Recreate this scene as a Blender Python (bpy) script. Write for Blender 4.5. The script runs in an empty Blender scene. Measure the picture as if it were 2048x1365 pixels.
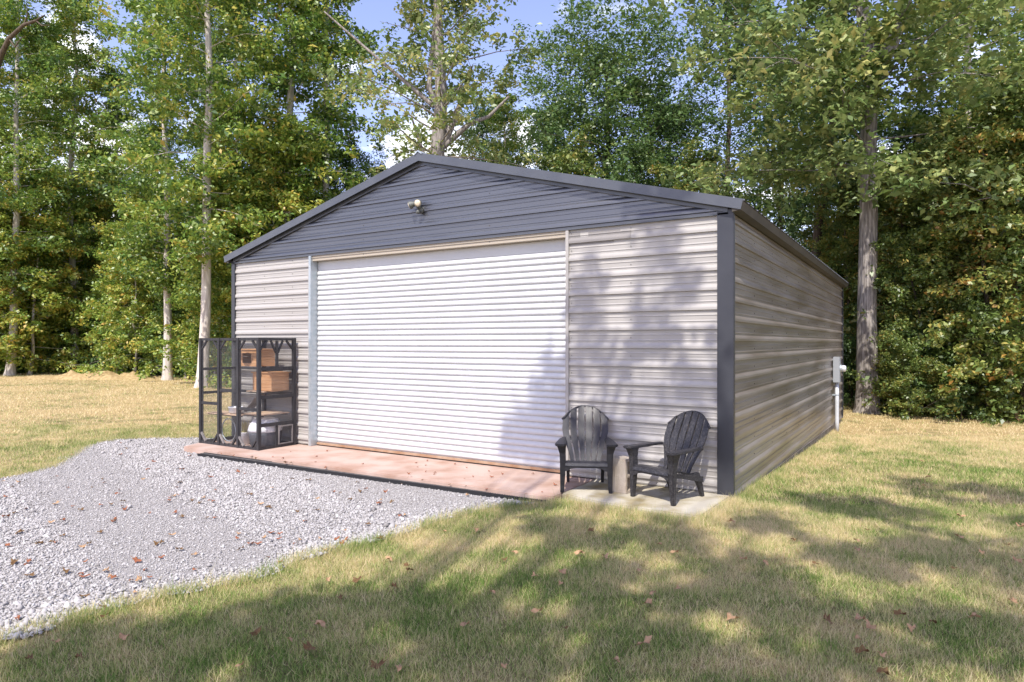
import bpy, bmesh, math, random
import numpy as np
from mathutils import Vector, Matrix

# ------------------------------------------------------------------ camera, sky, sun, exposure
SC = bpy.context.scene
COL = SC.collection
CX, CY, CH = 1.872, -7.794, 1.793
YAW = math.radians(31.8845); FPX = 1321.33; HY = 685.8
CC, SS = math.cos(YAW), math.sin(YAW)
cam = bpy.data.cameras.new('camera'); camo = bpy.data.objects.new('camera', cam); COL.objects.link(camo)
camo.location = (CX, CY, CH); camo.rotation_euler = (math.pi/2, 0, YAW)
cam.sensor_width = 36; cam.lens = FPX/2048*36; cam.shift_y = (HY-682.5)/2048
cam.clip_start = 0.05; cam.clip_end = 2000
SC.camera = camo

SUN_EL, SUN_A = math.radians(54), math.radians(12)      # elevation, turn towards the garage's long side
sd = bpy.data.lights.new('sun', 'SUN'); so = bpy.data.objects.new('sun', sd); COL.objects.link(so)
sd.energy = 3.1; sd.angle = math.radians(0.53); sd.color = (1.0, .945, .86)
TOSUN = Vector((math.sin(SUN_A)*math.cos(SUN_EL), -math.cos(SUN_A)*math.cos(SUN_EL), math.sin(SUN_EL)))
so.rotation_euler = (-TOSUN).to_track_quat('-Z', 'Y').to_euler(); so.location = (5, -30, 40)

W = bpy.data.worlds.new('World'); SC.world = W; W.use_nodes = True
nt = W.node_tree; nt.nodes.clear()
def wn(t, **k):
    n = nt.nodes.new(t)
    for a, b in k.items(): setattr(n, a, b)
    return n
wo = wn('ShaderNodeOutputWorld'); bg = wn('ShaderNodeBackground'); bg.inputs['Strength'].default_value = 0.15
sky = wn('ShaderNodeTexSky', sky_type='NISHITA', sun_disc=False)
sky.sun_elevation = SUN_EL; sky.sun_rotation = math.radians(168); sky.air_density = 1.0; sky.dust_density = .6; sky.ozone_density = 1.6
tint = wn('ShaderNodeMix', data_type='RGBA', blend_type='MULTIPLY'); tint.inputs['Factor'].default_value = 1
tint.inputs['B'].default_value = (1.30, 1.04, 1.11, 1)
tc = wn('ShaderNodeTexCoord'); sep = wn('ShaderNodeSeparateXYZ'); nt.links.new(tc.outputs['Generated'], sep.inputs[0])
ad = wn('ShaderNodeMath', operation='ADD'); ad.inputs[1].default_value = .22; nt.links.new(sep.outputs['Z'], ad.inputs[0])
mx = wn('ShaderNodeMath', operation='MAXIMUM'); mx.inputs[1].default_value = .05; nt.links.new(ad.outputs[0], mx.inputs[0])
dv = wn('ShaderNodeVectorMath', operation='DIVIDE'); nt.links.new(tc.outputs['Generated'], dv.inputs[0])
cb = wn('ShaderNodeCombineXYZ')
for i in range(3): nt.links.new(mx.outputs[0], cb.inputs[i])
nt.links.new(cb.outputs[0], dv.inputs[1])
cn = wn('ShaderNodeTexNoise'); cn.inputs['Scale'].default_value = 1.7; cn.inputs['Detail'].default_value = 7; cn.inputs['Roughness'].default_value = .55
nt.links.new(dv.outputs[0], cn.inputs['Vector'])
cr = wn('ShaderNodeValToRGB'); cr.color_ramp.elements[0].position = .56; cr.color_ramp.elements[1].position = .63
nt.links.new(cn.outputs['Fac'], cr.inputs[0])
mixc = wn('ShaderNodeMix', data_type='RGBA'); mixc.inputs['B'].default_value = (7.5, 7.5, 7.8, 1)
nt.links.new(sky.outputs[0], tint.inputs['A']); nt.links.new(tint.outputs['Result'], mixc.inputs['A'])
nt.links.new(cr.outputs[0], mixc.inputs['Factor']); nt.links.new(mixc.outputs['Result'], bg.inputs['Color']); nt.links.new(bg.outputs[0], wo.inputs[0])

SC.view_settings.view_transform = 'Standard'; SC.view_settings.look = 'None'
SC.view_settings.exposure = 0.9; SC.view_settings.gamma = 1; SC.view_settings.use_curve_mapping = False
SC.render.resolution_x = 1024; SC.render.resolution_y = 682

# ------------------------------------------------------------------ helpers
def at(u, v, dep):
    """world point seen at photo pixel (u, v) at camera depth dep"""
    lat = (u-1024)/FPX*dep
    return Vector((CX+lat*CC-dep*SS, CY+lat*SS+dep*CC, CH-(v-HY)*dep/FPX))
def gpx(u, v, z=-.08):
    return at(u, v, (CH-z)*FPX/(v-HY))
def smooth(a, b, x):
    t = np.clip((x-a)/(b-a), 0, 1); return t*t*(3-2*t)
def gz(x, y):
    """ground height: level in front, falling gently along the long side towards the back"""
    x = np.asarray(x, float); y = np.asarray(y, float)
    fall = -.27*smooth(-.5, 11, y)*smooth(-5, -.5, x)
    far = smooth(18, 40, np.hypot(x+2, y-2))
    pad = .065*smooth(-1.95, -1.45, x)*smooth(-2.6, -1.3, y)*smooth(2.2, .4, x)*smooth(3, .5, y)
    return -.08+pad+fall+far*.12*np.sin(x*.11+1)*np.cos(y*.09)

def mesh_obj(name, V, F, mat, parent=None, tintv=None, shade=False, loc=None):
    """V (n,3), F list of tuples or an (m,k) int array"""
    me = bpy.data.meshes.new(name)
    V = np.asarray(V, np.float32)
    if isinstance(F, np.ndarray):
        k = F.shape[1]; m = F.shape[0]
        me.vertices.add(len(V)); me.vertices.foreach_set('co', V.ravel())
        me.loops.add(m*k); me.loops.foreach_set('vertex_index', F.astype(np.int32).ravel())
        me.polygons.add(m)
        me.polygons.foreach_set('loop_start', np.arange(0, m*k, k, dtype=np.int32))
        me.update(calc_edges=True)
    else:
        me.from_pydata([tuple(map(float, v)) for v in V], [], [tuple(f) for f in F]); me.update()
    if tintv is not None:
        a = me.attributes.new('tint', 'FLOAT', 'FACE'); a.data.foreach_set('value', np.asarray(tintv, np.float32))
    if shade:
        me.polygons.foreach_set('use_smooth', np.ones(len(me.polygons), bool))
    if mat is not None: me.materials.append(mat)
    o = bpy.data.objects.new(name, me); COL.objects.link(o)
    if parent is not None: o.parent = parent
    if loc is not None: o.location = loc
    return o
def empty(name, loc=(0, 0, 0), rz=0):
    o = bpy.data.objects.new(name, None); COL.objects.link(o); o.location = loc; o.rotation_euler = (0, 0, rz)
    o.empty_display_size = .2; return o
def tag(o, label=None, cat=None, group=None, kind=None):
    if label: o['label'] = label
    if cat: o['category'] = cat
    if group: o['group'] = group
    if kind: o['kind'] = kind
    return o
class MB:
    """collects shapes for ONE mesh object"""
    def __init__(s): s.v = []; s.f = []
    def add(s, V, F):
        n = len(s.v); s.v += [tuple(p) for p in V]; s.f += [tuple(i+n for i in f) for f in F]; return s
    def box(s, a, b, m=None):
        (x0, y0, z0), (x1, y1, z1) = a, b
        V = [(x0,y0,z0),(x1,y0,z0),(x1,y1,z0),(x0,y1,z0),(x0,y0,z1),(x1,y0,z1),(x1,y1,z1),(x0,y1,z1)]
        if m is not None: V = [tuple(m @ Vector(p)) for p in V]
        return s.add(V, [(0,3,2,1),(4,5,6,7),(0,1,5,4),(1,2,6,5),(2,3,7,6),(3,0,4,7)])
    def bar(s, p, q, w, h, up=(0, 0, 1)):
        """box of section w x h from p to q"""
        p, q = Vector(p), Vector(q); d = (q-p).normalized(); u = Vector(up)
        if abs(d.dot(u)) > .98: u = Vector((0, 1, 0))
        r = d.cross(u).normalized(); u = r.cross(d)
        V = []
        for c in (p, q):
            for a, b in ((-1,-1),(1,-1),(1,1),(-1,1)): V.append(c+r*(a*w/2)+u*(b*h/2))
        return s.add(V, [(0,1,2,3),(7,6,5,4),(0,4,5,1),(1,5,6,2),(2,6,7,3),(3,7,4,0)])
    def tube(s, P, R, n=8, cap=True):
        P = [Vector(p) for p in P]
        V = []; F = []
        up = Vector((0.13, .31, .94))
        for i, p in enumerate(P):
            d = (P[min(i+1, len(P)-1)]-P[max(i-1, 0)]).normalized()
            r = d.cross(up); r = r.normalized() if r.length > 1e-4 else Vector((1, 0, 0)); t = d.cross(r)
            rad = R[i] if hasattr(R, '__len__') else R
            for k in range(n):
                a = 2*math.pi*k/n; V.append(p+(r*math.cos(a)+t*math.sin(a))*rad)
        for i in range(len(P)-1):
            for k in range(n):
                F.append((i*n+k, i*n+(k+1) % n, (i+1)*n+(k+1) % n, (i+1)*n+k))
        if cap: F.append(tuple(range(n-1, -1, -1))); F.append(tuple((len(P)-1)*n+k for k in range(n)))
        return s.add(V, F)
    def prism(s, poly, z0, z1, m=None):
        """polygon in xy pulled from z0 to z1"""
        n = len(poly)
        V = [(x, y, z0) for x, y in poly]+[(x, y, z1) for x, y in poly]
        if m is not None: V = [tuple(m @ Vector(p)) for p in V]
        return s.add(V, [tuple(range(n-1, -1, -1)), tuple(range(n, 2*n))]+[(i, (i+1) % n, n+(i+1) % n, n+i) for i in range(n)])
    def lathe(s, prof, n=24, m=None):
        V = []; F = []
        for r, z in prof:
            for k in range(n):
                a = 2*math.pi*k/n; V.append((r*math.cos(a), r*math.sin(a), z))
        for i in range(len(prof)-1):
            for k in range(n): F.append((i*n+k, i*n+(k+1) % n, (i+1)*n+(k+1) % n, (i+1)*n+k))
        F.append(tuple(range(n-1, -1, -1))); F.append(tuple((len(prof)-1)*n+k for k in range(n)))
        if m is not None: V = [tuple(m @ Vector(p)) for p in V]
        return s.add(V, F)
    def build(s, name, mat, parent=None, bevel=0, shade=False, loc=None):
        o = mesh_obj(name, s.v, s.f, mat, parent, loc=loc)
        if bevel:
            bm = bmesh.new(); bm.from_mesh(o.data)
            bmesh.ops.recalc_face_normals(bm, faces=bm.faces)
            bmesh.ops.bevel(bm, geom=[e for e in bm.edges if len(e.link_faces) == 2 and e.calc_face_angle(0) > .5], offset=bevel, segments=2, affect='EDGES', clamp_overlap=True)
            bm.to_mesh(o.data); bm.free()
        if shade: o.data.polygons.foreach_set('use_smooth', np.ones(len(o.data.polygons), bool))
        return o
def copy_tree(o, parent=None):
    c = o.copy(); COL.objects.link(c); c.parent = parent
    for ch in o.children: copy_tree(ch, c)
    return c

# ------------------------------------------------------------------ materials
def mat(name, base, rough=.6, spec=.3, metal=0, c2=None, scale=5, detail=4, lo=.35, hi=.65, bump=0, bscale=None, stretch=(1, 1, 1), coat=0):
    """principled with a noise between two colours and optional fine relief, in world space"""
    m = bpy.data.materials.new(name); m.use_nodes = True; t = m.node_tree; b = t.nodes['Principled BSDF']
    b.inputs['Base Color'].default_value = (*base, 1); b.inputs['Roughness'].default_value = rough
    b.inputs['Specular IOR Level'].default_value = spec; b.inputs['Metallic'].default_value = metal
    if coat: b.inputs['Coat Weight'].default_value = coat
    tcn = t.nodes.new('ShaderNodeTexCoord'); mp = t.nodes.new('ShaderNodeMapping'); mp.inputs['Scale'].default_value = stretch
    t.links.new(tcn.outputs['Object'], mp.inputs[0])
    if c2 is not None:
        n = t.nodes.new('ShaderNodeTexNoise'); n.inputs['Scale'].default_value = scale; n.inputs['Detail'].default_value = detail
        r = t.nodes.new('ShaderNodeValToRGB'); r.color_ramp.elements[0].position = lo; r.color_ramp.elements[1].position = hi
        r.color_ramp.elements[0].color = (*base, 1); r.color_ramp.elements[1].color = (*c2, 1)
        t.links.new(mp.outputs[0], n.inputs['Vector']); t.links.new(n.outputs['Fac'], r.inputs[0]); t.links.new(r.outputs[0], b.inputs['Base Color'])
    if bump:
        n2 = t.nodes.new('ShaderNodeTexNoise'); n2.inputs['Scale'].default_value = bscale or scale*6; n2.inputs['Detail'].default_value = 5
        bp = t.nodes.new('ShaderNodeBump'); bp.inputs['Strength'].default_value = bump; bp.inputs['Distance'].default_value = .02
        t.links.new(mp.outputs[0], n2.inputs['Vector']); t.links.new(n2.outputs['Fac'], bp.inputs['Height']); t.links.new(bp.outputs[0], b.inputs['Normal'])
    return m
def leaf_mat(name, cols, trans=.38, obj_shift=.12):
    """leaf colour from the per-leaf 'tint', shifted a little for each tree"""
    m = bpy.data.materials.new(name); m.use_nodes = True; t = m.node_tree; t.nodes.clear()
    o = t.nodes.new('ShaderNodeOutputMaterial'); at_ = t.nodes.new('ShaderNodeAttribute'); at_.attribute_name = 'tint'
    oi = t.nodes.new('ShaderNodeObjectInfo')
    s = t.nodes.new('ShaderNodeMath'); s.operation = 'MULTIPLY_ADD'; s.inputs[1].default_value = obj_shift*2; s.inputs[2].default_value = -obj_shift
    t.links.new(oi.outputs['Random'], s.inputs[0])
    ad = t.nodes.new('ShaderNodeMath'); ad.operation = 'ADD'; t.links.new(at_.outputs['Fac'], ad.inputs[0]); t.links.new(s.outputs[0], ad.inputs[1])
    r = t.nodes.new('ShaderNodeValToRGB')
    while len(r.color_ramp.elements) < len(cols): r.color_ramp.elements.new(.5)
    for e, (p, c) in zip(r.color_ramp.elements, cols): e.position = p; e.color = (*c, 1)
    t.links.new(ad.outputs[0], r.inputs[0])
    d = t.nodes.new('ShaderNodeBsdfDiffuse'); tr = t.nodes.new('ShaderNodeBsdfTranslucent'); g = t.nodes.new('ShaderNodeBsdfGlossy'); g.inputs['Roughness'].default_value = .45
    g.inputs['Color'].default_value = (.5, .5, .5, 1)
    m1 = t.nodes.new('ShaderNodeMixShader'); m1.inputs[0].default_value = trans; m2 = t.nodes.new('ShaderNodeMixShader'); m2.inputs[0].default_value = .1
    t.links.new(r.outputs[0], d.inputs[0]); t.links.new(r.outputs[0], tr.inputs[0])
    t.links.new(d.outputs[0], m1.inputs[1]); t.links.new(tr.outputs[0], m1.inputs[2]); t.links.new(m1.outputs[0], m2.inputs[1]); t.links.new(g.outputs[0], m2.inputs[2]); t.links.new(m2.outputs[0], o.inputs[0])
    return m
def ground_ramp(t, vec, scales=(.35, 2.2)):
    """world-space patches used by the lawn sheet and by every blade, so that they agree"""
    n1 = t.nodes.new('ShaderNodeTexNoise'); n1.inputs['Scale'].default_value = scales[0]; n1.inputs['Detail'].default_value = 3
    n2 = t.nodes.new('ShaderNodeTexNoise'); n2.inputs['Scale'].default_value = scales[1]; n2.inputs['Detail'].default_value = 4
    t.links.new(vec, n1.inputs['Vector']); t.links.new(vec, n2.inputs['Vector'])
    a = t.nodes.new('ShaderNodeMath'); a.operation = 'ADD'; t.links.new(n1.outputs['Fac'], a.inputs[0]); t.links.new(n2.outputs['Fac'], a.inputs[1])
    h = t.nodes.new('ShaderNodeMath'); h.operation = 'MULTIPLY_ADD'; h.inputs[1].default_value = 1.5; h.inputs[2].default_value = -.93; t.links.new(a.outputs[0], h.inputs[0])
    # straw towards the woods' edge, where the lawn dries out
    sp = t.nodes.new('ShaderNodeSeparateXYZ'); t.links.new(vec, sp.inputs[0])
    mr = t.nodes.new('ShaderNodeMapRange'); mr.inputs['From Min'].default_value = -11; mr.inputs['From Max'].default_value = -17; mr.inputs['To Max'].default_value = .38
    t.links.new(sp.outputs['X'], mr.inputs['Value'])
    mr2 = t.nodes.new('ShaderNodeMapRange'); mr2.inputs['From Min'].default_value = 5; mr2.inputs['From Max'].default_value = 11; mr2.inputs['To Max'].default_value = .42
    t.links.new(sp.outputs['Y'], mr2.inputs['Value'])
    m0 = t.nodes.new('ShaderNodeMath'); m0.operation = 'MAXIMUM'; t.links.new(mr.outputs[0], m0.inputs[0]); t.links.new(mr2.outputs[0], m0.inputs[1])
    s2 = t.nodes.new('ShaderNodeMath'); s2.operation = 'ADD'; t.links.new(h.outputs[0], s2.inputs[0]); t.links.new(m0.outputs[0], s2.inputs[1])
    return s2.outputs[0]
def lawn_mat():
    m = bpy.data.materials.new('lawn_soil'); m.use_nodes = True; t = m.node_tree; b = t.nodes['Principled BSDF']
    b.inputs['Roughness'].default_value = .95; b.inputs['Specular IOR Level'].default_value = .1
    g = t.nodes.new('ShaderNodeNewGeometry'); v = ground_ramp(t, g.outputs['Position'])
    r = t.nodes.new('ShaderNodeValToRGB'); e = r.color_ramp.elements
    e[0].position = .2; e[0].color = (.13, .135, .05, 1); e[1].position = .95; e[1].color = (.50, .38, .19, 1)
    x = e.new(.55); x.color = (.27, .235, .11, 1)
    t.links.new(v, r.inputs[0]); 
    n = t.nodes.new('ShaderNodeTexNoise'); n.inputs['Scale'].default_value = 25; n.inputs['Detail'].default_value = 6; t.links.new(g.outputs['Position'], n.inputs['Vector'])
    mm = t.nodes.new('ShaderNodeMix'); mm.data_type = 'RGBA'; mm.blend_type = 'MULTIPLY'; mm.inputs['Factor'].default_value = .7
    rr = t.nodes.new('ShaderNodeValToRGB'); rr.color_ramp.elements[0].position = .35; rr.color_ramp.elements[1].position = .62; rr.color_ramp.elements[0].color = (.45, .42, .36, 1)
    t.links.new(n.outputs['Fac'], rr.inputs[0]); t.links.new(r.outputs[0], mm.inputs['A']); t.links.new(rr.outputs[0], mm.inputs['B'])
    # bare leaf litter under the woods
    sp = t.nodes.new('ShaderNodeSeparateXYZ'); t.links.new(g.outputs['Position'], sp.inputs[0])
    t.links.new(mm.outputs['Result'], b.inputs['Base Color'])
    bp = t.nodes.new('ShaderNodeBump'); bp.inputs['Strength'].default_value = .8; bp.inputs['Distance'].default_value = .03
    t.links.new(n.outputs['Fac'], bp.inputs['Height']); t.links.new(bp.outputs[0], b.inputs['Normal'])
    return m
def blade_mat():
    m = bpy.data.materials.new('grass_blade'); m.use_nodes = True; t = m.node_tree; t.nodes.clear()
    o = t.nodes.new('ShaderNodeOutputMaterial')
    g = t.nodes.new('ShaderNodeNewGeometry'); v = ground_ramp(t, g.outputs['Position'])
    at_ = t.nodes.new('ShaderNodeAttribute'); at_.attribute_name = 'tint'
    a = t.nodes.new('ShaderNodeMath'); a.operation = 'ADD'; t.links.new(v, a.inputs[0]); t.links.new(at_.outputs['Fac'], a.inputs[1])
    r = t.nodes.new('ShaderNodeValToRGB'); e = r.color_ramp.elements
    e[0].position = .05; e[0].color = (.15, .27, .055, 1); e[1].position = 1; e[1].color = (.78, .65, .40, 1)
    x = e.new(.36); x.color = (.35, .42, .13, 1); x = e.new(.62); x.color = (.60, .54, .26, 1)
    t.links.new(a.outputs[0], r.inputs[0])
    d = t.nodes.new('ShaderNodeBsdfDiffuse'); tr = t.nodes.new('ShaderNodeBsdfTranslucent'); mx_ = t.nodes.new('ShaderNodeMixShader'); mx_.inputs[0].default_value = .3
    t.links.new(r.outputs[0], d.inputs[0]); t.links.new(r.outputs[0], tr.inputs[0]); t.links.new(d.outputs[0], mx_.inputs[1]); t.links.new(tr.outputs[0], mx_.inputs[2]); t.links.new(mx_.outputs[0], o.inputs[0])
    return m
def tint_mat(name, cols, rough=.9):
    m = bpy.data.materials.new(name); m.use_nodes = True; t = m.node_tree; b = t.nodes['Principled BSDF']
    b.inputs['Roughness'].default_value = rough; b.inputs['Specular IOR Level'].default_value = .2
    at_ = t.nodes.new('ShaderNodeAttribute'); at_.attribute_name = 'tint'
    r = t.nodes.new('ShaderNodeValToRGB')
    while len(r.color_ramp.elements) < len(cols): r.color_ramp.elements.new(.5)
    for e, (p, c) in zip(r.color_ramp.elements, cols): e.position = p; e.color = (*c, 1)
    t.links.new(at_.outputs['Fac'], r.inputs[0]); t.links.new(r.outputs[0], b.inputs['Base Color'])
    return m

M = {}
M['beige'] = mat('beige_metal', (.415, .395, .37), .36, .45, c2=(.38, .36, .335), scale=1.3, bump=.06, bscale=2.2, stretch=(.5, .5, 2.5))
M['side'] = mat('beige_metal_shaded', (.285, .255, .225), .30, .55, c2=(.165, .135, .105), scale=1.9, bump=.10, bscale=1.7, stretch=(.4, .25, 2.5))  # long-side beige, mottled brown, with its shade put into the darker colour
M['char'] = mat('charcoal_metal', (.030, .034, .046), .37, .9, c2=(.040, .044, .056), scale=2, bump=.05, bscale=2.5, stretch=(.5, .5, 2))
M['trim'] = mat('charcoal_trim', (.072, .078, .092), .28, .6, c2=(.090, .097, .110), scale=3)  # lighter charcoal: the full light on the rakes is in the colour
M['corner'] = mat('corner_trim_shaded', (.034, .037, .047), .38, .5, c2=(.045, .048, .058), scale=3)  # same charcoal trim, darkened in its colour for the shade at the corners
M['door'] = mat('white_curtain', (.60, .61, .625), .34, .45, c2=(.56, .57, .58), scale=1.2, bump=.03, bscale=2)
M['galv'] = mat('galvanised', (.40, .46, .49), .42, .5, .5, c2=(.50, .54, .56), scale=9)
M['header'] = mat('header_beige', (.42, .37, .30), .5, .3)
M['roofm'] = mat('roof_metal', (.10, .105, .12), .4, .5)
M['under'] = mat('roof_underside', (.075, .066, .055), .55, .3, c2=(.05, .045, .038), scale=4)
M['rustbar'] = mat('rusty_bottom_bar', (.42, .30, .21), .7, .2, c2=(.33, .19, .11), scale=6)
M['rubber'] = mat('black_rubber', (.02, .02, .022), .8, .2)
M['pinkcon'] = mat('pink_stained_concrete', (.50, .375, .315), .88, .2, c2=(.36, .23, .17), scale=2.3, detail=9, lo=.40, hi=.72, bump=.25, bscale=60)
M['palecon'] = mat('pale_concrete', (.50, .46, .37), .9, .2, c2=(.30, .245, .13), scale=3.2, detail=9, lo=.40, hi=.66, bump=.35, bscale=50)
M['footing'] = mat('grey_footing', (.33, .30, .25), .95, .1, c2=(.22, .19, .14), scale=3, detail=6, bump=.4, bscale=30)
M['chair'] = mat('chair_resin', (.016, .016, .021), .38, .45, c2=(.030, .030, .036), scale=18, detail=6, bump=.12, bscale=120)
M['chairdust'] = mat('chair_resin_dusty', (.024, .023, .026), .48, .4, c2=(.075, .070, .072), scale=55, detail=6, lo=.45, hi=.7, bump=.12, bscale=120)
M['block'] = mat('cinder_block', (.60, .53, .44), .95, .1, c2=(.48, .41, .33), scale=7, detail=7, bump=.6, bscale=70)
M['blackwood'] = mat('black_stained_wood', (.028, .028, .032), .6, .3, c2=(.05, .048, .05), scale=6, stretch=(4, 4, .6), bump=.15, bscale=30)
M['greywood'] = mat('worn_grey_wood', (.26, .24, .23), .8, .2, c2=(.16, .15, .15), scale=9)
M['cedar'] = mat('cedar_board', (.62, .36, .19), .65, .2, c2=(.50, .26, .12), scale=3, stretch=(1, 1, 8), bump=.1, bscale=20)
M['pine'] = mat('pale_shelf_wood', (.66, .50, .36), .7, .2, c2=(.55, .38, .25), scale=4, stretch=(1, 6, 6))
M['wire'] = mat('wire', (.22, .22, .23), .5, .5, .3)
M['whitepl'] = mat('white_plastic', (.78, .79, .82), .4, .4)
M['greypl'] = mat('grey_plastic', (.10, .105, .12), .45, .4)
M['tmeter'] = mat('meter_grey', (.30, .32, .34), .45, .4)
M['pvc'] = mat('pvc_pipe', (.50, .52, .54), .45, .4)
M['glass'] = mat('meter_glass', (.65, .68, .70), .12, .6)
M['cream'] = mat('lamp_lens', (.80, .70, .52), .3, .5)
M['lampshell'] = mat('lamp_shell', (.09, .095, .09), .45, .4, c2=(.16, .17, .15), scale=14)
M['patch'] = mat('patch_shade', (.25, .235, .225), .5, .3)  # flat grey standing in for a shade mark on the sheet
M['screw'] = mat('screw_head', (.16, .15, .14), .4, .5, .5)
M['grating'] = mat('worn_grating', (.15, .145, .14), .6, .3, c2=(.09, .087, .085), scale=9)
M['drain'] = mat('black_channel', (.022, .022, .024), .6, .3)
M['gravelbed'] = mat('gravel_bed', (.40, .38, .36), .95, .1, c2=(.26, .24, .23), scale=55, detail=6, bump=.9, bscale=70)
M['stone'] = tint_mat('gravel_stone', [(0, (.23, .215, .205)), (.35, (.38, .36, .35)), (.8, (.50, .48, .465)), (1, (.62, .60, .58))])
M['lawn'] = lawn_mat(); M['blade'] = blade_mat()
M['bark_pale'] = mat('bark_pale', (.66, .61, .55), .9, .1, c2=(.40, .35, .30), scale=5, detail=6, stretch=(2.2, 2.2, .35), bump=.9, bscale=9, lo=.4, hi=.68)
M['bark_oak'] = mat('bark_oak', (.38, .345, .315), .95, .1, c2=(.17, .15, .135), scale=9, detail=7, stretch=(2.6, 2.6, .28), bump=1.0, bscale=12, lo=.38, hi=.62)
M['bark_dark'] = mat('bark_dark', (.15, .12, .095), .95, .1, c2=(.08, .062, .048), scale=6, detail=6, stretch=(2, 2, .4), bump=.8, bscale=9)
M['leaf_left'] = leaf_mat('leaf_yellow_green', [(0, (.06, .135, .03)), (.35, (.15, .27, .045)), (.66, (.34, .44, .075)), (.88, (.58, .56, .11)), (1, (.66, .45, .09))])
M['leaf_mid'] = leaf_mat('leaf_mid_green', [(0, (.045, .10, .032)), (.45, (.11, .20, .055)), (.8, (.21, .31, .085)), (1, (.36, .39, .10))])
M['leaf_oak'] = leaf_mat('leaf_oak', [(0, (.085, .145, .04)), (.45, (.20, .29, .085)), (.8, (.37, .43, .15)), (1, (.52, .48, .16))])
M['leaf_right'] = leaf_mat('leaf_olive', [(0, (.08, .125, .028)), (.4, (.18, .27, .06)), (.72, (.36, .39, .095)), (.9, (.50, .39, .09)), (1, (.50, .28, .07))])
M['leaf_far'] = leaf_mat('leaf_far', [(0, (.035, .07, .024)), (.5, (.09, .155, .04)), (1, (.24, .29, .07))])
M['litter'] = tint_mat('dead_leaf', [(0, (.10, .035, .018)), (.5, (.26, .10, .05)), (1, (.42, .21, .10))], .8)
M['deadleaf_red'] = mat('dead_leaf_red', (.30, .115, .055), .75, .2, c2=(.20, .07, .035), scale=30)
M['deadleaf_tan'] = mat('dead_leaf_tan', (.46, .30, .17), .75, .2, c2=(.33, .19, .10), scale=30)
M['deadleaf_dark'] = mat('dead_leaf_dark', (.13, .065, .032), .75, .2, c2=(.20, .13, .05), scale=30)
M['straw'] = mat('dry_straw', (.50, .38, .20), .95, .1, c2=(.33, .23, .11), scale=7, detail=7, bump=.8, bscale=25)

M['char'].node_tree.nodes['Principled BSDF'].inputs['IOR'].default_value = 1.75     # glossy baked paint
# ------------------------------------------------------------------ ground
def axis(lo, hi, c0, c1, fine, grow):
    a = list(np.arange(c0, c1+1e-6, fine)); st = fine; x = c1
    while x < hi: st *= grow; x += st; a.append(x)
    st = fine; x = c0
    while x > lo: st *= grow; x -= st; a.insert(0, x)
    return np.array(a)
gx = axis(-400, 400, -14, 8, .5, 1.18); gy = axis(-400, 400, -9, 16, .5, 1.18)
GX, GY = np.meshgrid(gx, gy); GZ = gz(GX, GY)
nx, ny = len(gx), len(gy)
ii = (np.arange(ny-1)[:, None]*nx+np.arange(nx-1)[None]).ravel()
o = mesh_obj('ground', np.stack([GX, GY, GZ], -1).reshape(-1, 3), np.stack([ii, ii+1, ii+nx+1, ii+nx], 1), M['lawn'], shade=True); o['kind'] = 'structure'

GRAVEL = [(-1.85, -1.02), (-2.25, -1.6), (-2.42, -2.34), (-2.42, -3.0), (-2.55, -3.5), (-2.68, -3.9), (-2.58, -4.45), (-2.85, -4.95), (-2.95, -5.4), (-3.0, -5.8),
          (-3.2, -6.6), (-3.6, -8), (-4.2, -10), (-9, -11), (-13, -9.5), (-11, -6.3), (-9.6, -4.6), (-8.9, -3.8), (-9.2, -3.05), (-9.95, -2.5), (-10.5, -2.1), (-11.2, -1.45), (-11.25, -1.05), (-10.9, -.6), (-10.3, -.15), (-9.3, .2), (-9.05, .2), (-9.05, -1.02)]
def inpoly(x, y, P):
    x = np.asarray(x); y = np.asarray(y); r = np.zeros(x.shape, bool); n = len(P)
    for i in range(n):
        x1, y1 = P[i]; x2, y2 = P[(i+1) % n]
        c = ((y1 > y) != (y2 > y)) & (x < (x2-x1)*(y-y1)/(y2-y1+1e-12)+x1); r ^= c
    return r
bm = bmesh.new(); vs = [bm.verts.new((x, y, -.066)) for x, y in GRAVEL]; bm.faces.new(vs)
bmesh.ops.triangulate(bm, faces=bm.faces); me = bpy.data.meshes.new('gravel_drive'); bm.to_mesh(me); bm.free(); me.materials.append(M['gravelbed'])
o = bpy.data.objects.new('gravel_drive', me); COL.objects.link(o); o['kind'] = 'structure'
rng = np.random.default_rng(7)
def wob(x, y): return .09*np.sin(x*7.3+1.1*np.sin(y*5))+.07*np.sin(y*11.7+x*3)
def campos(x, y):
    dx, dy = x-CX, y-CY; return dx*CC+dy*SS, -dx*SS+dy*CC
# crushed stones: 8-sided lumps, joined as stuff
def stones(name, P, S, tints, seed):
    r = np.random.default_rng(seed); n = len(P)
    base = np.array([(1,0,0),(0,1,0),(-1,0,0),(0,-1,0),(0,0,1),(0,0,-1)], float)
    f = np.array([(0,1,4),(1,2,4),(2,3,4),(3,0,4),(1,0,5),(2,1,5),(3,2,5),(0,3,5)])
    V = base[None]*(1+r.normal(0, .28, (n, 6, 1)))+r.normal(0, .22, (n, 6, 3))
    a = r.uniform(0, 6.28, n); c, s = np.cos(a), np.sin(a)
    V = V*np.stack([np.ones(n), r.uniform(.6, 1, n), r.uniform(.45, .85, n)], 1)[:, None]
    X = V[..., 0]*c[:, None]-V[..., 1]*s[:, None]; Y = V[..., 0]*s[:, None]+V[..., 1]*c[:, None]
    V = np.stack([X, Y, V[..., 2]], -1)*S[:, None, None]+P[:, None]
    F = (f[None]+(np.arange(n)*6)[:, None, None]).reshape(-1, 3)
    return tag(mesh_obj(name, V.reshape(-1, 3), F, M['stone'], tintv=np.repeat(tints, 8)), kind='stuff')
n = 470000
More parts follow.
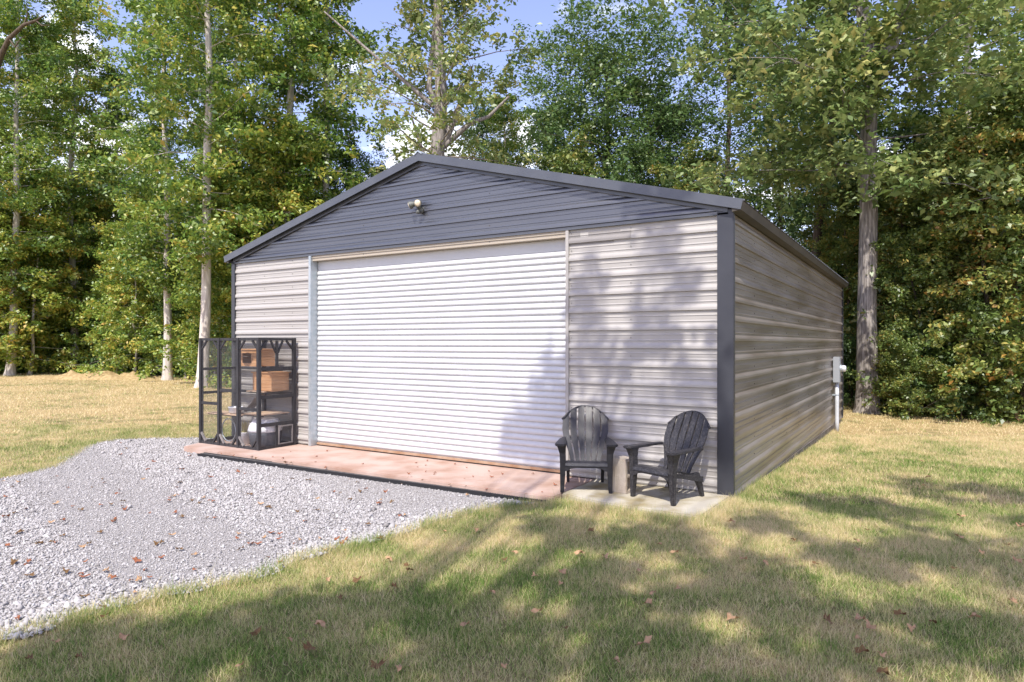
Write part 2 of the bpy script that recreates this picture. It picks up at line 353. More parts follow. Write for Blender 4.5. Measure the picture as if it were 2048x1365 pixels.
x = rng.uniform(-13, -1.7, n); y = rng.uniform(-10, .3, n)
lat, dep = campos(x, y)
k = inpoly(x+wob(x, y)*.6, y+wob(y, x)*.6, GRAVEL) & (dep > 2.6) & (np.abs(lat) < dep*.92+.5) & (rng.random(n) < np.clip(1.25-.055*dep, .3, 1))
x, y, dep = x[k], y[k], dep[k]
edge = ~inpoly(x+.35, y-.2, GRAVEL)
track = smooth(.35, .8, np.sin((y+x*.28)*2.1+.4)*.5+.5)               # fines worn into the wheel tracks
s = rng.lognormal(math.log(.0105), .35, len(x))*np.where(edge, 1.5, 1)*(1-.35*track)*np.clip(.85+.025*dep, 1, 1.3)
o = stones('gravel', np.stack([x, y, -.066+s*rng.uniform(.0, .5, len(x))], 1), s, np.clip(rng.normal(.55, .22, len(x)), 0, 1), 3)
tag(o, 'pale grey crushed gravel covering the drive in front of the roller door', 'gravel')
print('stones', len(x))

# ------------------------------------------------------------------ the garage
GW, GL = 9.144, 12.19                    # front width, side length; right front corner at the origin
RIB, RB0 = .2286, 3.112                  # rib pitch, height of the top light rib
EAVE, SLOPE = 3.30, .262
BRK = [(-.024, 0), (-.017, .023), (.008, .023), (.016, .0215), (.025, .018), (.034, .0132), (.043, .0072), (.052, 0), (.0745, 0), (.0775, .0055), (.0865, .0045), (.0945, 0), (.1441, 0), (.1471, .0055), (.1561, .0045), (.1641, 0)]
def profile(z0, z1, off):
    out = []
    k0 = int(math.floor((z0-off)/RIB))-1; k1 = int(math.ceil((z1-off)/RIB))+1
    for k in range(k0, k1+1):
        for d, h in BRK:
            z = off+k*RIB+d
            if z0+.002 < z < z1-.002: out.append((z, h))
    def hgt(z):
        d = (z-off) % RIB
        if d > RIB-.024: d -= RIB
        for (a, ha), (b, hb) in zip(BRK, BRK[1:]):
            if a <= d <= b: return ha+(hb-ha)*(d-a)/(b-a)
        return 0
    return [(z0, hgt(z0))]+out+[(z1, hgt(z1))]
def sheet(name, place, z0, z1, off, span, mt, parent, seg=1.2, lift=0.0):
    """one ribbed sheet; place(s, out, z) -> xyz; span(z) -> (s0, s1)"""
    pr = profile(z0, z1, off); V = []; F = []
    s0, s1 = span((z0+z1)/2); n = max(1, int(abs(s1-s0)/seg))
    r = random.Random(int(abs(z0)*997+abs(s0)*31))
    ph = [r.uniform(0, 6) for _ in range(3)]
    for z, h in pr:
        a, b = span(z)
        for i in range(n+1):
            s = a+(b-a)*i/n
            w = .0013*math.sin(s*2.1+ph[0])*math.sin(z*9+ph[1])
            V.append(place(s, h+lift+w, z))
    for j in range(len(pr)-1):
        for i in range(n): q = j*(n+1)+i; F.append((q, q+1, q+n+2, q+n+1))
    return mesh_obj(name, V, F, mt, parent)
gar = tag(empty('garage', (0, 0, 0)), 'beige metal garage with charcoal gable and wide white roller door', 'garage')
front = lambda s, o_, z: (s, -o_, z)
DL, DR = -6.985, -2.125                  # door opening
SHTOP = [3.285, RB0-.114-RIB*2+.0, RB0-.114-RIB*6, RB0-.114-RIB*10, .045]
for j in range(4):
    ov = .012 if j else 0
    sheet('wall_sheet', front, SHTOP[j+1], SHTOP[j]+ov*0, RB0, lambda z: (-GW+.04, DL-.075), M['beige'], gar, lift=.002*(j % 2))
    sheet('wall_sheet', front, SHTOP[j+1], SHTOP[j]+ov*0, RB0, lambda z: (DR+.035, -.06), M['beige'], gar, lift=.002*(j % 2))
# gable: dark ribbed sheets following the roof slope
def gspan(z):
    d = max(.02, (EAVE+SLOPE*GW/2-z)/SLOPE+.0); d = min(d, GW/2); return (-GW/2-d, -GW/2+d)
gz0 = 3.285
for z0, z1 in ((gz0, RB0+RIB*2.5), (RB0+RIB*2.5, 4.49)):
    sheet('gable_sheet', front, z0, z1, RB0, gspan, M['char'], gar, lift=.006)
# drip trim at the bottom of the gable
MB().box((-GW+.03, -.034, 3.272), (-.03, -.0, 3.292)).build('gable_trim', M['trim'], gar)
# long side, sheets cut to the falling ground along the bottom
SOFF = 1.83
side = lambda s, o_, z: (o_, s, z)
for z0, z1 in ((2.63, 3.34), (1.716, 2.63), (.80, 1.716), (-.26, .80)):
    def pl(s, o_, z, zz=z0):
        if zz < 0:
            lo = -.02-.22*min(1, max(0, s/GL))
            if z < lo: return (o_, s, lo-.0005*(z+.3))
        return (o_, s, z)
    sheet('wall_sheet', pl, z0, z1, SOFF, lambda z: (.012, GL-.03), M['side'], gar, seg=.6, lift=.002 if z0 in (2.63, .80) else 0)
sheet('wall_sheet', lambda s, o_, z: (-GW-o_, s, z), 0, 3.34, RB0, lambda z: (.03, GL-.03), M['beige'], gar)
sheet('wall_sheet', lambda s, o_, z: (s, GL+o_, z), -.2, 3.285, RB0, lambda z: (-GW+.03, -.03), M['beige'], gar)
sheet('gable_sheet', lambda s, o_, z: (s, GL+o_, z), 3.285, 4.49, RB0, gspan, M['char'], gar)
MB().box((-GW+.05, .4, -.5), (-.012, GL-.02, -.0)).box((-GW+.05, .05, -.5), (-.012, .4, .02)).build('foundation', M['footing'], gar)
# corner posts (L-shaped trim)
for x0, x1 in ((-.155, .031), (-GW-.026, -GW+.075)):
    m_ = MB(); m_.box((x0, -.034, .01), (x1, -.0225, 3.33))
    if x0 > -1: m_.box((x1-.011, -.0225, -.02), (x1, .045, 3.33))
    else: m_.box((x0, -.0225, -.02), (x0+.011, .14, 3.33))
    m_.build('corner_trim', M['corner'], gar, bevel=.003)
MB().box((.0225, GL-.09, -.24), (.034, GL+.03, 3.33)).box((-.08, GL+.022, -.24), (.0225, GL+.034, 3.33)).build('corner_trim', M['corner'], gar)
MB().box((-GW-.034, GL-.09, -.2), (-GW-.0225, GL+.03, 3.33)).build('corner_trim', M['corner'], gar)
# roof: ribbed sheets running up the slope, overhanging
OX, OY = .155, .10; PK = 4.635
def roof_z(x): return PK-SLOPE*abs(x+GW/2)
nS = 13; wS = (GL+2*OY)/nS
prof = []
for k in range(4):
    b = k*wS/4
    prof += [(b+.0, .0), (b+.018, .02), (b+.045, .02), (b+.063, 0), (b+.12, 0), (b+.126, .005), (b+.14, .005), (b+.146, 0)]
prof.append((wS, 0))
for sgn in (-1, 1):
    for i in range(nS):
        V = []; F = []
        for d, h in prof:
            yy = -OY+i*wS+d*.999
            for xx in (-GW/2, -GW/2+sgn*(GW/2+OX+.012)): V.append((xx, yy, roof_z(xx)+h-.002))
        for j in range(len(prof)-1): F.append((2*j, 2*j+1, 2*j+3, 2*j+2))
        mesh_obj('roof_sheet', V, F, M['roofm'], gar)
    # rake trim at front and back: face board plus the inner lip against the gable
    for yf, yb in ((-OY-.008, -OY+.004), (GL+OY-.004, GL+OY+.008)):
        xe = -GW/2+sgn*(GW/2+OX)
        V = []
        for yy in (yf, yb):
            V += [(-GW/2, yy, PK+.016), (xe, yy, roof_z(xe)+.016), (xe-sgn*.03, yy, roof_z(xe)-.098), (-GW/2, yy, PK-.106)]
        MB().add(V, [(0,1,2,3),(7,6,5,4),(0,4,5,1),(1,5,6,2),(2,6,7,3),(3,7,4,0)]).build('rake_trim', M['trim'], gar)
    V = []
    xe = -GW/2+sgn*(GW/2-.02)
    for yy in (-.040, -.024):
        V += [(-GW/2, yy, PK-.045), (xe, yy, roof_z(xe)-.045), (xe-sgn*.02, yy, roof_z(xe)-.148), (-GW/2, yy, PK-.15)]
    MB().add(V, [(0,1,2,3),(7,6,5,4),(0,4,5,1),(1,5,6,2),(2,6,7,3),(3,7,4,0)]).build('inner_rake_trim', M['trim'], gar)
    # eave: boxed soffit with a small lip
    xo = -GW/2+sgn*(GW/2+OX); xi = -GW/2+sgn*(GW/2+.028)
    zo = roof_z(xo)
    V = []
    for yy in (-OY+.004, GL+OY-.004):
        V += [(xo, yy, zo-.006), (xo-sgn*.03, yy, zo-.098), (xi, yy, zo-.115), (xi, yy, roof_z(xi)-.010)]
    MB().add(V, [(3,2,1,0),(4,5,6,7),(0,1,5,4),(1,2,6,5),(2,3,7,6),(3,0,4,7)]).build('soffit', M['under'], gar)
V = []; F = []
for yy in (-OY-.02, GL+OY+.02):
    for dx, dz in ((-.075, -.002), (0, .028), (.075, -.002)):
        V.append((-GW/2+dx, yy, roof_z(-GW/2+dx)+.022+dz))
MB().add(V, [(0,1,4,3),(1,2,5,4)]).add([(v[0], v[1], v[2]-.022) for v in V], [(0,1,4,3),(1,2,5,4)]).add([V[0],V[1],V[2],(V[2][0],V[2][1],V[2][2]-.022),(V[1][0],V[1][1],V[1][2]-.022),(V[0][0],V[0][1],V[0][2]-.022)], [(0,1,4,5),(1,2,3,4)]).build('ridge_cap', M['galv'], gar)
# screws on the wall sheets: too small to pick apart
m_ = MB()
for k in range(15):
    z = RB0-RIB*k+.115
    if z > 3.27 or z < .1: continue
    for xx in (DR+.075, -1.225, -8.25, -7.5):
        m_.box((xx-.005, -.009, z-.005), (xx+.005, -.001, z+.005))
    for yy in (1.2, 2.4, 3.6, 4.8, 6, 7.2, 8.4, 9.6, 10.8):
        z2 = SOFF+RIB*(k-7)+.115
        m_.box((.001, yy-.006, z2-.006), (.008, yy+.006, z2+.006))
for k in range(0, 6):
    z = RB0+RIB*k+.115; a, b = gspan(z+.1)
    for xx in (-5.8, -3.35):
        if a < xx < b: m_.box((xx-.005, -.014, z-.005), (xx+.005, -.007, z+.005))
tag(m_.build('screws', M['screw'], gar), kind='stuff')
# grey patch of painted shade on the top sheet: follows the ribs, ragged outline
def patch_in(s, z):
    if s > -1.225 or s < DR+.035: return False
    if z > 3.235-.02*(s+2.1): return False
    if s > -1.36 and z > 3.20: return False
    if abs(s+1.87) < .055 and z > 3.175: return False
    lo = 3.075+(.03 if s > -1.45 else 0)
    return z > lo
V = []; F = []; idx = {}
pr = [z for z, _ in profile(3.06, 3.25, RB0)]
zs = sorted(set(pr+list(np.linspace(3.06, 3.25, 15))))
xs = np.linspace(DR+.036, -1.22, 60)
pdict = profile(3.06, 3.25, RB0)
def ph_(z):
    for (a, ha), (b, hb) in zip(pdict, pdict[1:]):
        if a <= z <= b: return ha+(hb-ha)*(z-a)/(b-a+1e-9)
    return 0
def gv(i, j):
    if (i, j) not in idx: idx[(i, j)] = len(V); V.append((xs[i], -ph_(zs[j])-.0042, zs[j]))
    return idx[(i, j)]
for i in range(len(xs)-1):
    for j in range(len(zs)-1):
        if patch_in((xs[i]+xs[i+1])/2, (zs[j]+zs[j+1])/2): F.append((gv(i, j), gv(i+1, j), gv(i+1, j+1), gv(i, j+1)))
po = mesh_obj('shade_patch', V, F, M['patch'], gar); po['label'] = 'ragged grey patch of painted shade on the top sheet right of the roller door'
# door surround and roller door
MB().box((DL-.055, -.05, .03), (DL, .125, 3.272)).build('door_jamb', M['galv'], gar, bevel=.003)
MB().box((DL-.085, -.03, .03), (DL-.055, -.0, 3.05)).build('jamb_trim', M['beige'], gar)
MB().box((DR-.005, -.03, .03), (DR+.04, .125, 3.272)).build('door_jamb', M['beige'], gar, bevel=.003)
MB().box((DL, -.016, 3.235), (DR-.005, .0, 3.272)).box((DL, -.004, 3.195), (DR-.005, .012, 3.235)).box((DL, -.012, 3.187), (DR-.005, .12, 3.195)).build('header', M['header'], gar)
rd = MB().box((DL, .118, .05), (DR-.005, .124, 3.19)).build('roller_door', M['door'], gar)
PT = .0865; nsl = 34; ztop = .085+PT*nsl
for k in range(nsl):
    z = .085+k*PT
    pr = [(0, .0), (.010, .0), (.0125, .010), (.018, .018), (.030, .023), (.046, .0235), (.062, .019), (.076, .009), (.0865, 0)]
    V = []; F = []
    for d, h in pr:
        for xx in (DL+.01, DR-.012): V.append((xx, .113-h, z+d))
    for j in range(len(pr)-1): F.append((2*j, 2*j+1, 2*j+3, 2*j+2))
    mesh_obj('slat', V, F, M['door'], rd, shade=True)
MB().box((DL+.01, .109, ztop+.003), (DR-.012, .116, 3.18)).build('curtain_top', M['door'], rd)
MB().box((DL+.005, .075, .045), (DR-.01, .112, .082)).build('bottom_bar', M['rustbar'], rd, bevel=.004)
MB().box((DL+.005, .082, .030), (DR-.01, .108, .0445)).build('seal_strip', M['rubber'], rd)

# apron slabs, drain
m_ = MB(); m_.prism([(-9.1, .1), (-9.1, -.55), (-8.82, -1.2), (-8.2, -1.2), (-1.72, -1.12), (-1.72, .1)], -.3, .028)
tag(m_.build('concrete_apron', M['pinkcon'], bevel=.012), 'reddish stained concrete apron along the front of the garage'); 
bpy.data.objects['concrete_apron']['kind'] = 'structure'
m_ = MB(); m_.prism([(-1.715, .1), (-1.715, -.93), (-1.2, -1.08), (-.52, -1.12), (-.04, -1.10), (.0, -.02), (-.2, .1)], -.3, .036)
o = m_.build('concrete_pad', M['palecon'], bevel=.014); o['kind'] = 'structure'
dr = tag(empty('trench_drain', (-8.2, -1.27, -.038)), 'long black channel drain with slotted grating along the apron edge', 'drain')
dlen = 6.55; sk = math.atan2(.20, dlen)
dr.rotation_euler = (0, 0, sk*.9)
m_ = MB(); m_.box((0, -.075, -.12), (dlen, -.062, .022)).box((0, .045, -.12), (dlen, .058, .022)).box((0, -.062, -.12), (dlen, .045, -.05)).build('channel', M['drain'], dr)
bars = MB(); bars.box((0, -.014, .004), (dlen, -.002, .018))
N = int(dlen/.034)
V = []
for k in range(N): bars.box((k*.034+.004, -.0619, .0), (k*.034+.022, .0449, .016))
tag(bars.build('grating', M['grating'], dr), kind='stuff')

# motion floodlight on the gable
fl = tag(empty('floodlight', (-4.58, -.02, 3.80)), 'twin-head floodlight mounted on the dark gable', 'light')
MB().lathe([(.055, 0), (.055, .03), (.04, .04)], 16, Matrix.Rotation(math.pi/2, 4, 'X')).build('base', M['lampshell'], fl, shade=False)
def head(d, pos, nm, lens):
    d = Vector(d).normalized(); m = Matrix.Translation(pos) @ d.to_track_quat('Z', 'Y').to_matrix().to_4x4()
    h = MB().lathe([(.018, -.10), (.032, -.085), (.036, -.04), (.055, .0), (.060, .03), (.056, .032)], 18, m).build('lamp_head', M['lampshell'], fl, shade=True)
    MB().lathe([(.001, .0305), (.05, .034), (.03, .042), (.001, .045)], 18, m).build('lens', lens, h, shade=True)
head((-.75, -.45, -.35), (-.115, -.10, .075), 'a', M['cream'])
head((.35, -.85, -.25), (.03, -.11, .085), 'b', M['cream'])
MB().tube([(-.01, -.03, .0), (-.04, -.07, .05), (-.08, -.085, .09)], .011, 8).tube([(.01, -.03, .0), (.015, -.06, .06), (.015, -.07, .10)], .011, 8).build('knuckle_arm', M['lampshell'], fl)
MB().lathe([(.028, -.03), (.034, -.01), (.03, .02), (.012, .03)], 14, Matrix.Translation((.0, -.075, -.035))).build('motion_sensor', M['lampshell'], fl, shade=True)

# electric meter on the long side
mt_ = tag(empty('electric_meter', (.03, 9.95, .95)), 'grey electric meter box with white conduit on the long ribbed wall', 'electric meter')
MB().box((0, -.15, -.12), (.145, .15, .50)).build('box', M['tmeter'], mt_, bevel=.01)
for z_ in (-.06, .42): MB().box((-.03, -.17, z_), (.0, .17, z_+.03)).build('strut', M['galv'], mt_)
m = Matrix.Translation((.146, 0, .22)) @ Matrix.Rotation(math.pi/2, 4, 'Y')
mo = MB().lathe([(.095, 0), (.095, .02), (.085, .025), (.085, .035)], 24, m).build('meter_ring', M['galv'], mt_, shade=False)
MB().lathe([(.078, .036), (.078, .09), (.065, .12), (.03, .13)], 24, m).build('meter_glass', M['glass'], mo, shade=True)
MB().tube([(.075, -.02, -.12), (.075, -.02, -.6), (.08, -.06, -1.05), (.085, -.09, -1.33)], .045, 14).build('conduit', M['pvc'], mt_, shade=True)
MB().lathe([(.05, -.015), (.05, .015)], 16, Matrix.Translation((.075, -.02, -.42))).box((-.03, -.09, -.435), (.05, .05, -.405)).build('clamp', M['galv'], mt_)

# ------------------------------------------------------------------ chairs
def slat_panel(name, edges, mt, parent, thick=.014):
    """edges: list of (left xyz, right xyz) rows -> curved slat with thickness"""
    V = []; F = []; n = len(edges)
    for i, (a, b) in enumerate(edges):
        a, b = Vector(a), Vector(b)
        t = Vector(edges[min(i+1, n-1)][0])-Vector(edges[max(i-1, 0)][0])
        nn = (b-a).cross(t).normalized()*thick
        V += [a, b, b+nn, a+nn]
    for i in range(n-1):
        q = i*4
        for k in range(4): F.append((q+k, q+(k+1) % 4, q+4+(k+1) % 4, q+4+k))
    F += [(3, 2, 1, 0), tuple((n-1)*4+k for k in range(4))]
    mb = MB().add(V, F); return mb.build(name, mt, parent, bevel=.003)
def adirondack(mt, label, loc, rz):
    c = tag(empty('adirondack_chair', loc, rz), label, 'chair', 'black plastic chairs on the pale concrete pad')
    # front -y. seat slats curve up at the front edge
    ys = [(-.335, .315), (-.32, .352), (-.285, .366), (-.235, .362)]
    rows = [[(-.335, .318), (-.322, .352), (-.285, .367), (-.19, .358)], [(-.186, .358), (-.08, .336)], [(-.076, .335), (.03, .310)], [(.034, .309), (.14, .280)]]
    for i, r in enumerate(rows):
        slat_panel('seat_slat', [((-.245, y, z), (.245, y, z)) for y, z in r], mt, c, -.016)
    # front apron with arched bottom
    P = [(-.25, .345), (.25, .345), (.25, .255), (.215, .262), (.18, .285), (.12, .295), (-.12, .295), (-.18, .285), (-.215, .262), (-.25, .255)]
    m = Matrix(((1, 0, 0, 0), (0, 0, 1, 0), (0, 1, 0, 0), (0, 0, 0, 1)))
    MB().prism(P, -.322, -.300, m).build('apron', mt, c, bevel=.004)
    # side rails under the seat
    for s in (-1, 1):
        P = [(-.30, .345), (.16, .268), (.30, .235), (.30, .175), (.16, .20), (-.1, .262), (-.30, .29)]
        m = Matrix(((0, 0, 1, 0), (1, 0, 0, 0), (0, 1, 0, 0), (0, 0, 0, 1)))
        MB().prism(P, s*.247-.011, s*.247+.011, m).build('side_rail', mt, c, bevel=.003)
        # front leg: wide tapered channel up to the arm
        x = s*.272
        V = []
        for z, w, d, y, dx in ((0, .044, .046, -.285, .010), (.03, .046, .050, -.285, .008), (.20, .060, .066, -.283, .003), (.36, .070, .080, -.282, 0), (.46, .072, .082, -.285, .003), (.53, .095, .105, -.29, .012), (.556, .11, .13, -.29, .016)):
            for a, b in ((-1, -1), (1, -1), (1, 1), (-1, 1)): V.append((x+s*dx+a*w/2, y+b*d/2, z))
        F = [(3, 2, 1, 0), (24, 25, 26, 27)]
        for i in range(6):
            for k in range(4): F.append((i*4+k, i*4+(k+1) % 4, i*4+4+(k+1) % 4, i*4+4+k))
        MB().add(V, F).build('front_leg', mt, c, bevel=.006)
        # back leg slants back
        V = []
        for z, y, w, d in ((0, .335, .036, .05), (.10, .30, .04, .065), (.22, .24, .045, .10), (.285, .19, .045, .12)):
            for a, b in ((-1, -1), (1, -1), (1, 1), (-1, 1)): V.append((s*.215+a*w/2, y+b*d/2, z))
        F = [(3, 2, 1, 0), (12, 13, 14, 15)]
        for i in range(3):
            for k in range(4): F.append((i*4+k, i*4+(k+1) % 4, i*4+4+(k+1) % 4, i*4+4+k))
        MB().add(V, F).build('back_leg', mt, c, bevel=.004)
        # arm: broad paddle, front rounded, narrowing to the back
        P = [(.235, -.36), (.26, -.385), (.30, -.392), (.34, -.385), (.365, -.355), (.362, -.25), (.345, -.08), (.318, .10), (.292, .215), (.262, .235), (.236, .215), (.238, .0), (.232, -.2)]
        P = [(s*a, b) for a, b in P]
        if s < 0: P = P[::-1]
        tl = Matrix.Rotation(math.radians(-2.5), 4, 'X')
        MB().prism(P, .553, .582, Matrix.Translation((0, -.1, 0)) @ Matrix.Translation((0, .1, 0))).build('arm', mt, c, bevel=.009)
    # back: six fanned slats on a leaning, slightly hollow curve, arched top
    def backpt(x, t):
        y = .125+.27*t+.05*t*t-.035*(1-(x/.26)**2)*(-.3-t*.2)
        z = .262+.685*t
        return (x, y, z)
    ns = 6
    for k in range(ns):
        rows_ = []
        for j in range(15):
            u = j/14
            a, b = k/ns*2-1, (k+1)/ns*2-1
            def hw(t): return .190+.105*smooth(0, .62, np.array(t))-.03*max(0, t-.62)
            mid = (a+b)/2
            top = 1-.235*abs(mid)**2.2
            t = u*top; w = float(hw(t)); gap = .0085 if not (.40 < t < .46) else .0012
            xa, xb = a*w+gap, b*w-gap
            ta = t; tb = t
            if j == 14: ta = 1-.235*abs(a)**2.2; tb = 1-.235*abs(b)**2.2
            if j == 13: ta = (t+ (12/14*top+ (1-.235*abs(a)**2.2-12/14*top)*.5))/2; tb = (t+(12/14*top+(1-.235*abs(b)**2.2-12/14*top)*.5))/2
            rows_.append((backpt(xa, ta), backpt(xb, tb)))
        slat_panel('back_slat', rows_, mt, c, -.015)
    # rim round the top and band behind the slats at arm height
    rim = []
    for j in range(19):
        a = -1+2*j/18; t = 1-.235*abs(a)**2.2; w = .295-.03*max(0, t-.62)
        x, y, z = backpt(a*w*1.0, t); rim.append((x, y+.014, z-.004))
    MB().tube(rim, .0125, 8).build('top_rim', mt, c, shade=True)
    b0 = backpt(0, .43)
    MB().box((-.262, b0[1]+.016, b0[2]-.022), (.262, b0[1]+.034, b0[2]+.022)).build('back_band', mt, c, bevel=.004)
    return c
adirondack(M['chair'], 'black slatted garden chair beside the roller door edge, facing the lawn', (-1.60, -.52, .036), math.radians(26.7))
adirondack(M['chairdust'], 'dusty black slatted garden chair next to the dark corner trim, angled sideways', (-.585, -.475, .036), math.radians(-19))

# concrete block standing on end between the chairs
bk = empty('concrete_block', (-1.125, -.47, .036), math.radians(-15))
bm = bmesh.new()
h, w, d = .40, .195, .195
# shell with two square cores that open to the side (+x / -x)
mbk = MB()
t = .034
mbk.box((-w/2, -d/2, 0), (w/2, -d/2+t, h)).box((-w/2, d/2-t, 0), (w/2, d/2, h))
for z0 in (0, h/2-t/2, h-t): mbk.box((-w/2+.001, -d/2+t, z0), (w/2-.001, d/2-t, z0+t))
o = mbk.build('block_body', M['block'], bk, bevel=.004); bm.free()
tag(bk, 'pale cinder block stood on end between the two black chairs', 'block')

# ------------------------------------------------------------------ cat enclosure
FX0, FX1, FY0, FY1, FZ, FH = -8.93, -7.36, -.80, -.09, .029, 1.845
ce = tag(empty('cat_enclosure', (FX0, FY0, FZ)), 'black timber and wire cat enclosure at the left end of the apron', 'cat enclosure')
LX, LY = FX1-FX0, FY1-FY0
BW = M['blackwood']; p = .058
bays = [0, LX/3, 2*LX/3, LX]
def post(x, y, z0=0, z1=FH, nm='post', w=p): return MB().box((x-w/2, y-w/2, z0), (x+w/2, y+w/2, z1)).build(nm, BW, ce, bevel=.004)
for x in bays: post(x, 0)
for x in (0, LX/2, LX): post(x, LY)
def rail(a, b, nm='rail', w=.036, h=.045): return MB().bar(a, b, w, h).build(nm, BW, ce)
e_ = p/2+.001
for z in (.022, FH-.024):
    for i in range(3): rail((bays[i]+e_, 0, z), (bays[i+1]-e_, 0, z))
    for i in range(2): rail(((0, LX/2)[i]+e_, LY, z), ((LX/2, LX)[i]-e_, LY, z))
    for x in (0, LX): rail((x, e_, z), (x, LY-e_, z))
# side rails at the heights seen through the wire
for z in (1.33, .86, .40): rail((LX, e_, z), (LX, LY-e_, z), h=.055)
for i, z in enumerate((.71, .95, .66)): rail((bays[i]+e_, 0, z), (bays[i+1]-e_, 0, z), h=.05)
for z in (1.30, .88): 
    for i in range(2): rail(((0, LX/2)[i]+e_, LY, z), ((LX/2, LX)[i]-e_, LY, z))
    rail((0, e_, z), (0, LY-e_, z))
# corner braces: arched tops and pale worn braces at the bottom
for i in range(3):
    a, b = bays[i]+e_, bays[i+1]-e_
    for x, s in ((a, 1), (b, -1)):
        MB().bar((x, 0, FH-.19), (x+s*.13, 0, FH-.048), .03, .03, (0, 1, 0)).build('brace', BW, ce)
        MB().bar((x, -.012, .19), (x+s*.12, -.012, .046), .03, .03, (0, 1, 0)).build('brace', M['greywood'] if s > 0 else BW, ce)
for y, s in ((e_, 1), (LY-e_, -1)):
    MB().bar((LX, y, FH-.19), (LX, y+s*.13, FH-.048), .03, .03, (1, 0, 0)).build('brace', BW, ce)
post(LX, LY/2, 1.36, FH-.05, w=.04); MB().bar((LX, LY/2-.02, FH-.25), (LX, LY/2-.12, FH-.05), .028, .028, (1, 0, 0)).build('brace', BW, ce); MB().bar((LX, LY/2+.02, FH-.25), (LX, LY/2+.12, FH-.05), .028, .028, (1, 0, 0)).build('brace', BW, ce)
post(LX, LY*.50, .045, .37, w=.036)
rail((LX/2, e_, FH-.024), (LX/2, LY-e_, FH-.024))
# wire panels
def wires(name, o0, du, dv, nu, nv, r=.0010):
    """grid of thin three-sided wires in the rectangle o0, o0+du, o0+dv"""
    mb = MB(); o0, du, dv = Vector(o0), Vector(du), Vector(dv)
    for i in range(1, nu): mb.tube([o0+du*(i/nu), o0+du*(i/nu)+dv], r, 3, False)
    for j in range(1, nv): mb.tube([o0+dv*(j/nv), o0+dv*(j/nv)+du], r, 3, False)
    return mb.build(name, M['wire'], ce)
for i in range(3): wires('wire_mesh', (bays[i]+.02, -.008, .04), (LX/3-.04, 0, 0), (0, 0, FH-.09), 22, 76)
wires('wire_mesh', (LX-.006, .02, .04), (0, LY-.04, 0), (0, 0, FH-.09), 30, 76)
wires('wire_mesh', (.0, .02, .04), (0, LY-.04, 0), (0, 0, FH-.09), 30, 76)
wires('wire_mesh', (.02, .02, FH-.02), (LX-.04, 0, 0), (0, LY-.04, 0), 64, 30)
wires('wire_mesh', (.02, LY, .04), (LX-.04, 0, 0), (0, 0, FH-.09), 64, 76)
# cat door in the side
do = MB(); y0, y1 = LY*.52, LY-.04
do.box((LX+.012, y0, .05), (LX+.03, y0+.022, .365)).box((LX+.012, y1-.022, .05), (LX+.03, y1, .365)).box((LX+.012, y0+.022, .05), (LX+.03, y1-.022, .07)).box((LX+.012, y0+.022, .345), (LX+.03, y1-.022, .365))
do.build('cat_door', M['greywood'], ce)
# slatted shelves
def shelf(x0, x1, y0, y1, z, n, mt=M['pine']):
    for i in range(n):
        a = x0+(x1-x0)*i/n; MB().box((a, y0, z), (a+(x1-x0)/n-.008, y1, z+.014)).build('shelf_board', mt, ce)
    MB().bar((x0, y0+.06, z-.012), (x1, y0+.06, z-.012), .02, .022).bar((x0, y1-.06, z-.012), (x1, y1-.06, z-.012), .02, .022).build('shelf_bearer', BW, ce)
shelf(.03, LX*.62, .06, .40, .52, 8); shelf(LX*.66, LX-.03, .05, LY-.06, .555, 6); shelf(LX*.55, LX*.86, .28, LY-.05, .92, 5)
MB().bar((LX*.45, LY*.6, .56), (LX*.72, LY*.6, .92), .16, .014, (0, 0, 1)).build('ramp', M['greywood'], ce)
# wooden cat houses
def cathouse(loc, sx, sy, sz, label, front_door=True):
    h_ = empty('cat_house', loc)
    nb = 5
    for i in range(nb):
        z0 = i*sz/nb
        if front_door and 1 <= i <= 3:
            MB().box((0, 0, z0), (sx*.26, .014, z0+sz/nb-.003)).build('board', M['cedar'], h_); MB().box((sx*.74, 0, z0), (sx, .014, z0+sz/nb-.003)).build('board', M['cedar'], h_)
        else: MB().box((0, 0, z0), (sx, .014, z0+sz/nb-.003)).build('board', M['cedar'], h_)
        MB().box((sx-.014, .0145, z0), (sx, sy-.0145, z0+sz/nb-.003)).build('board', M['cedar'], h_)
        MB().box((0, .0145, z0), (.014, sy-.0145, z0+sz/nb-.003)).build('board', M['cedar'], h_)
        MB().box((0, sy-.014, z0), (sx, sy, z0+sz/nb-.003)).build('board', M['cedar'], h_)
    MB().box((-.02, -.02, sz+.001), (sx+.02, sy+.02, sz+.018)).build('roof', M['cedar'], h_)
    MB().box((.015, .015, .002), (sx-.015, sy-.015, .014)).build('floor', M['cedar'], h_)
    return tag(h_, label, 'cat house')
cathouse((FX0+LX*.47, FY0+.20, FZ+1.36), .50, .38, .28, 'open-fronted orange wood cat house high in the black enclosure')
cathouse((FX0+LX*.62, FY0+.33, FZ+.945), .52, .34, .30, 'closed orange wood cat house below the higher one in the black enclosure', False)
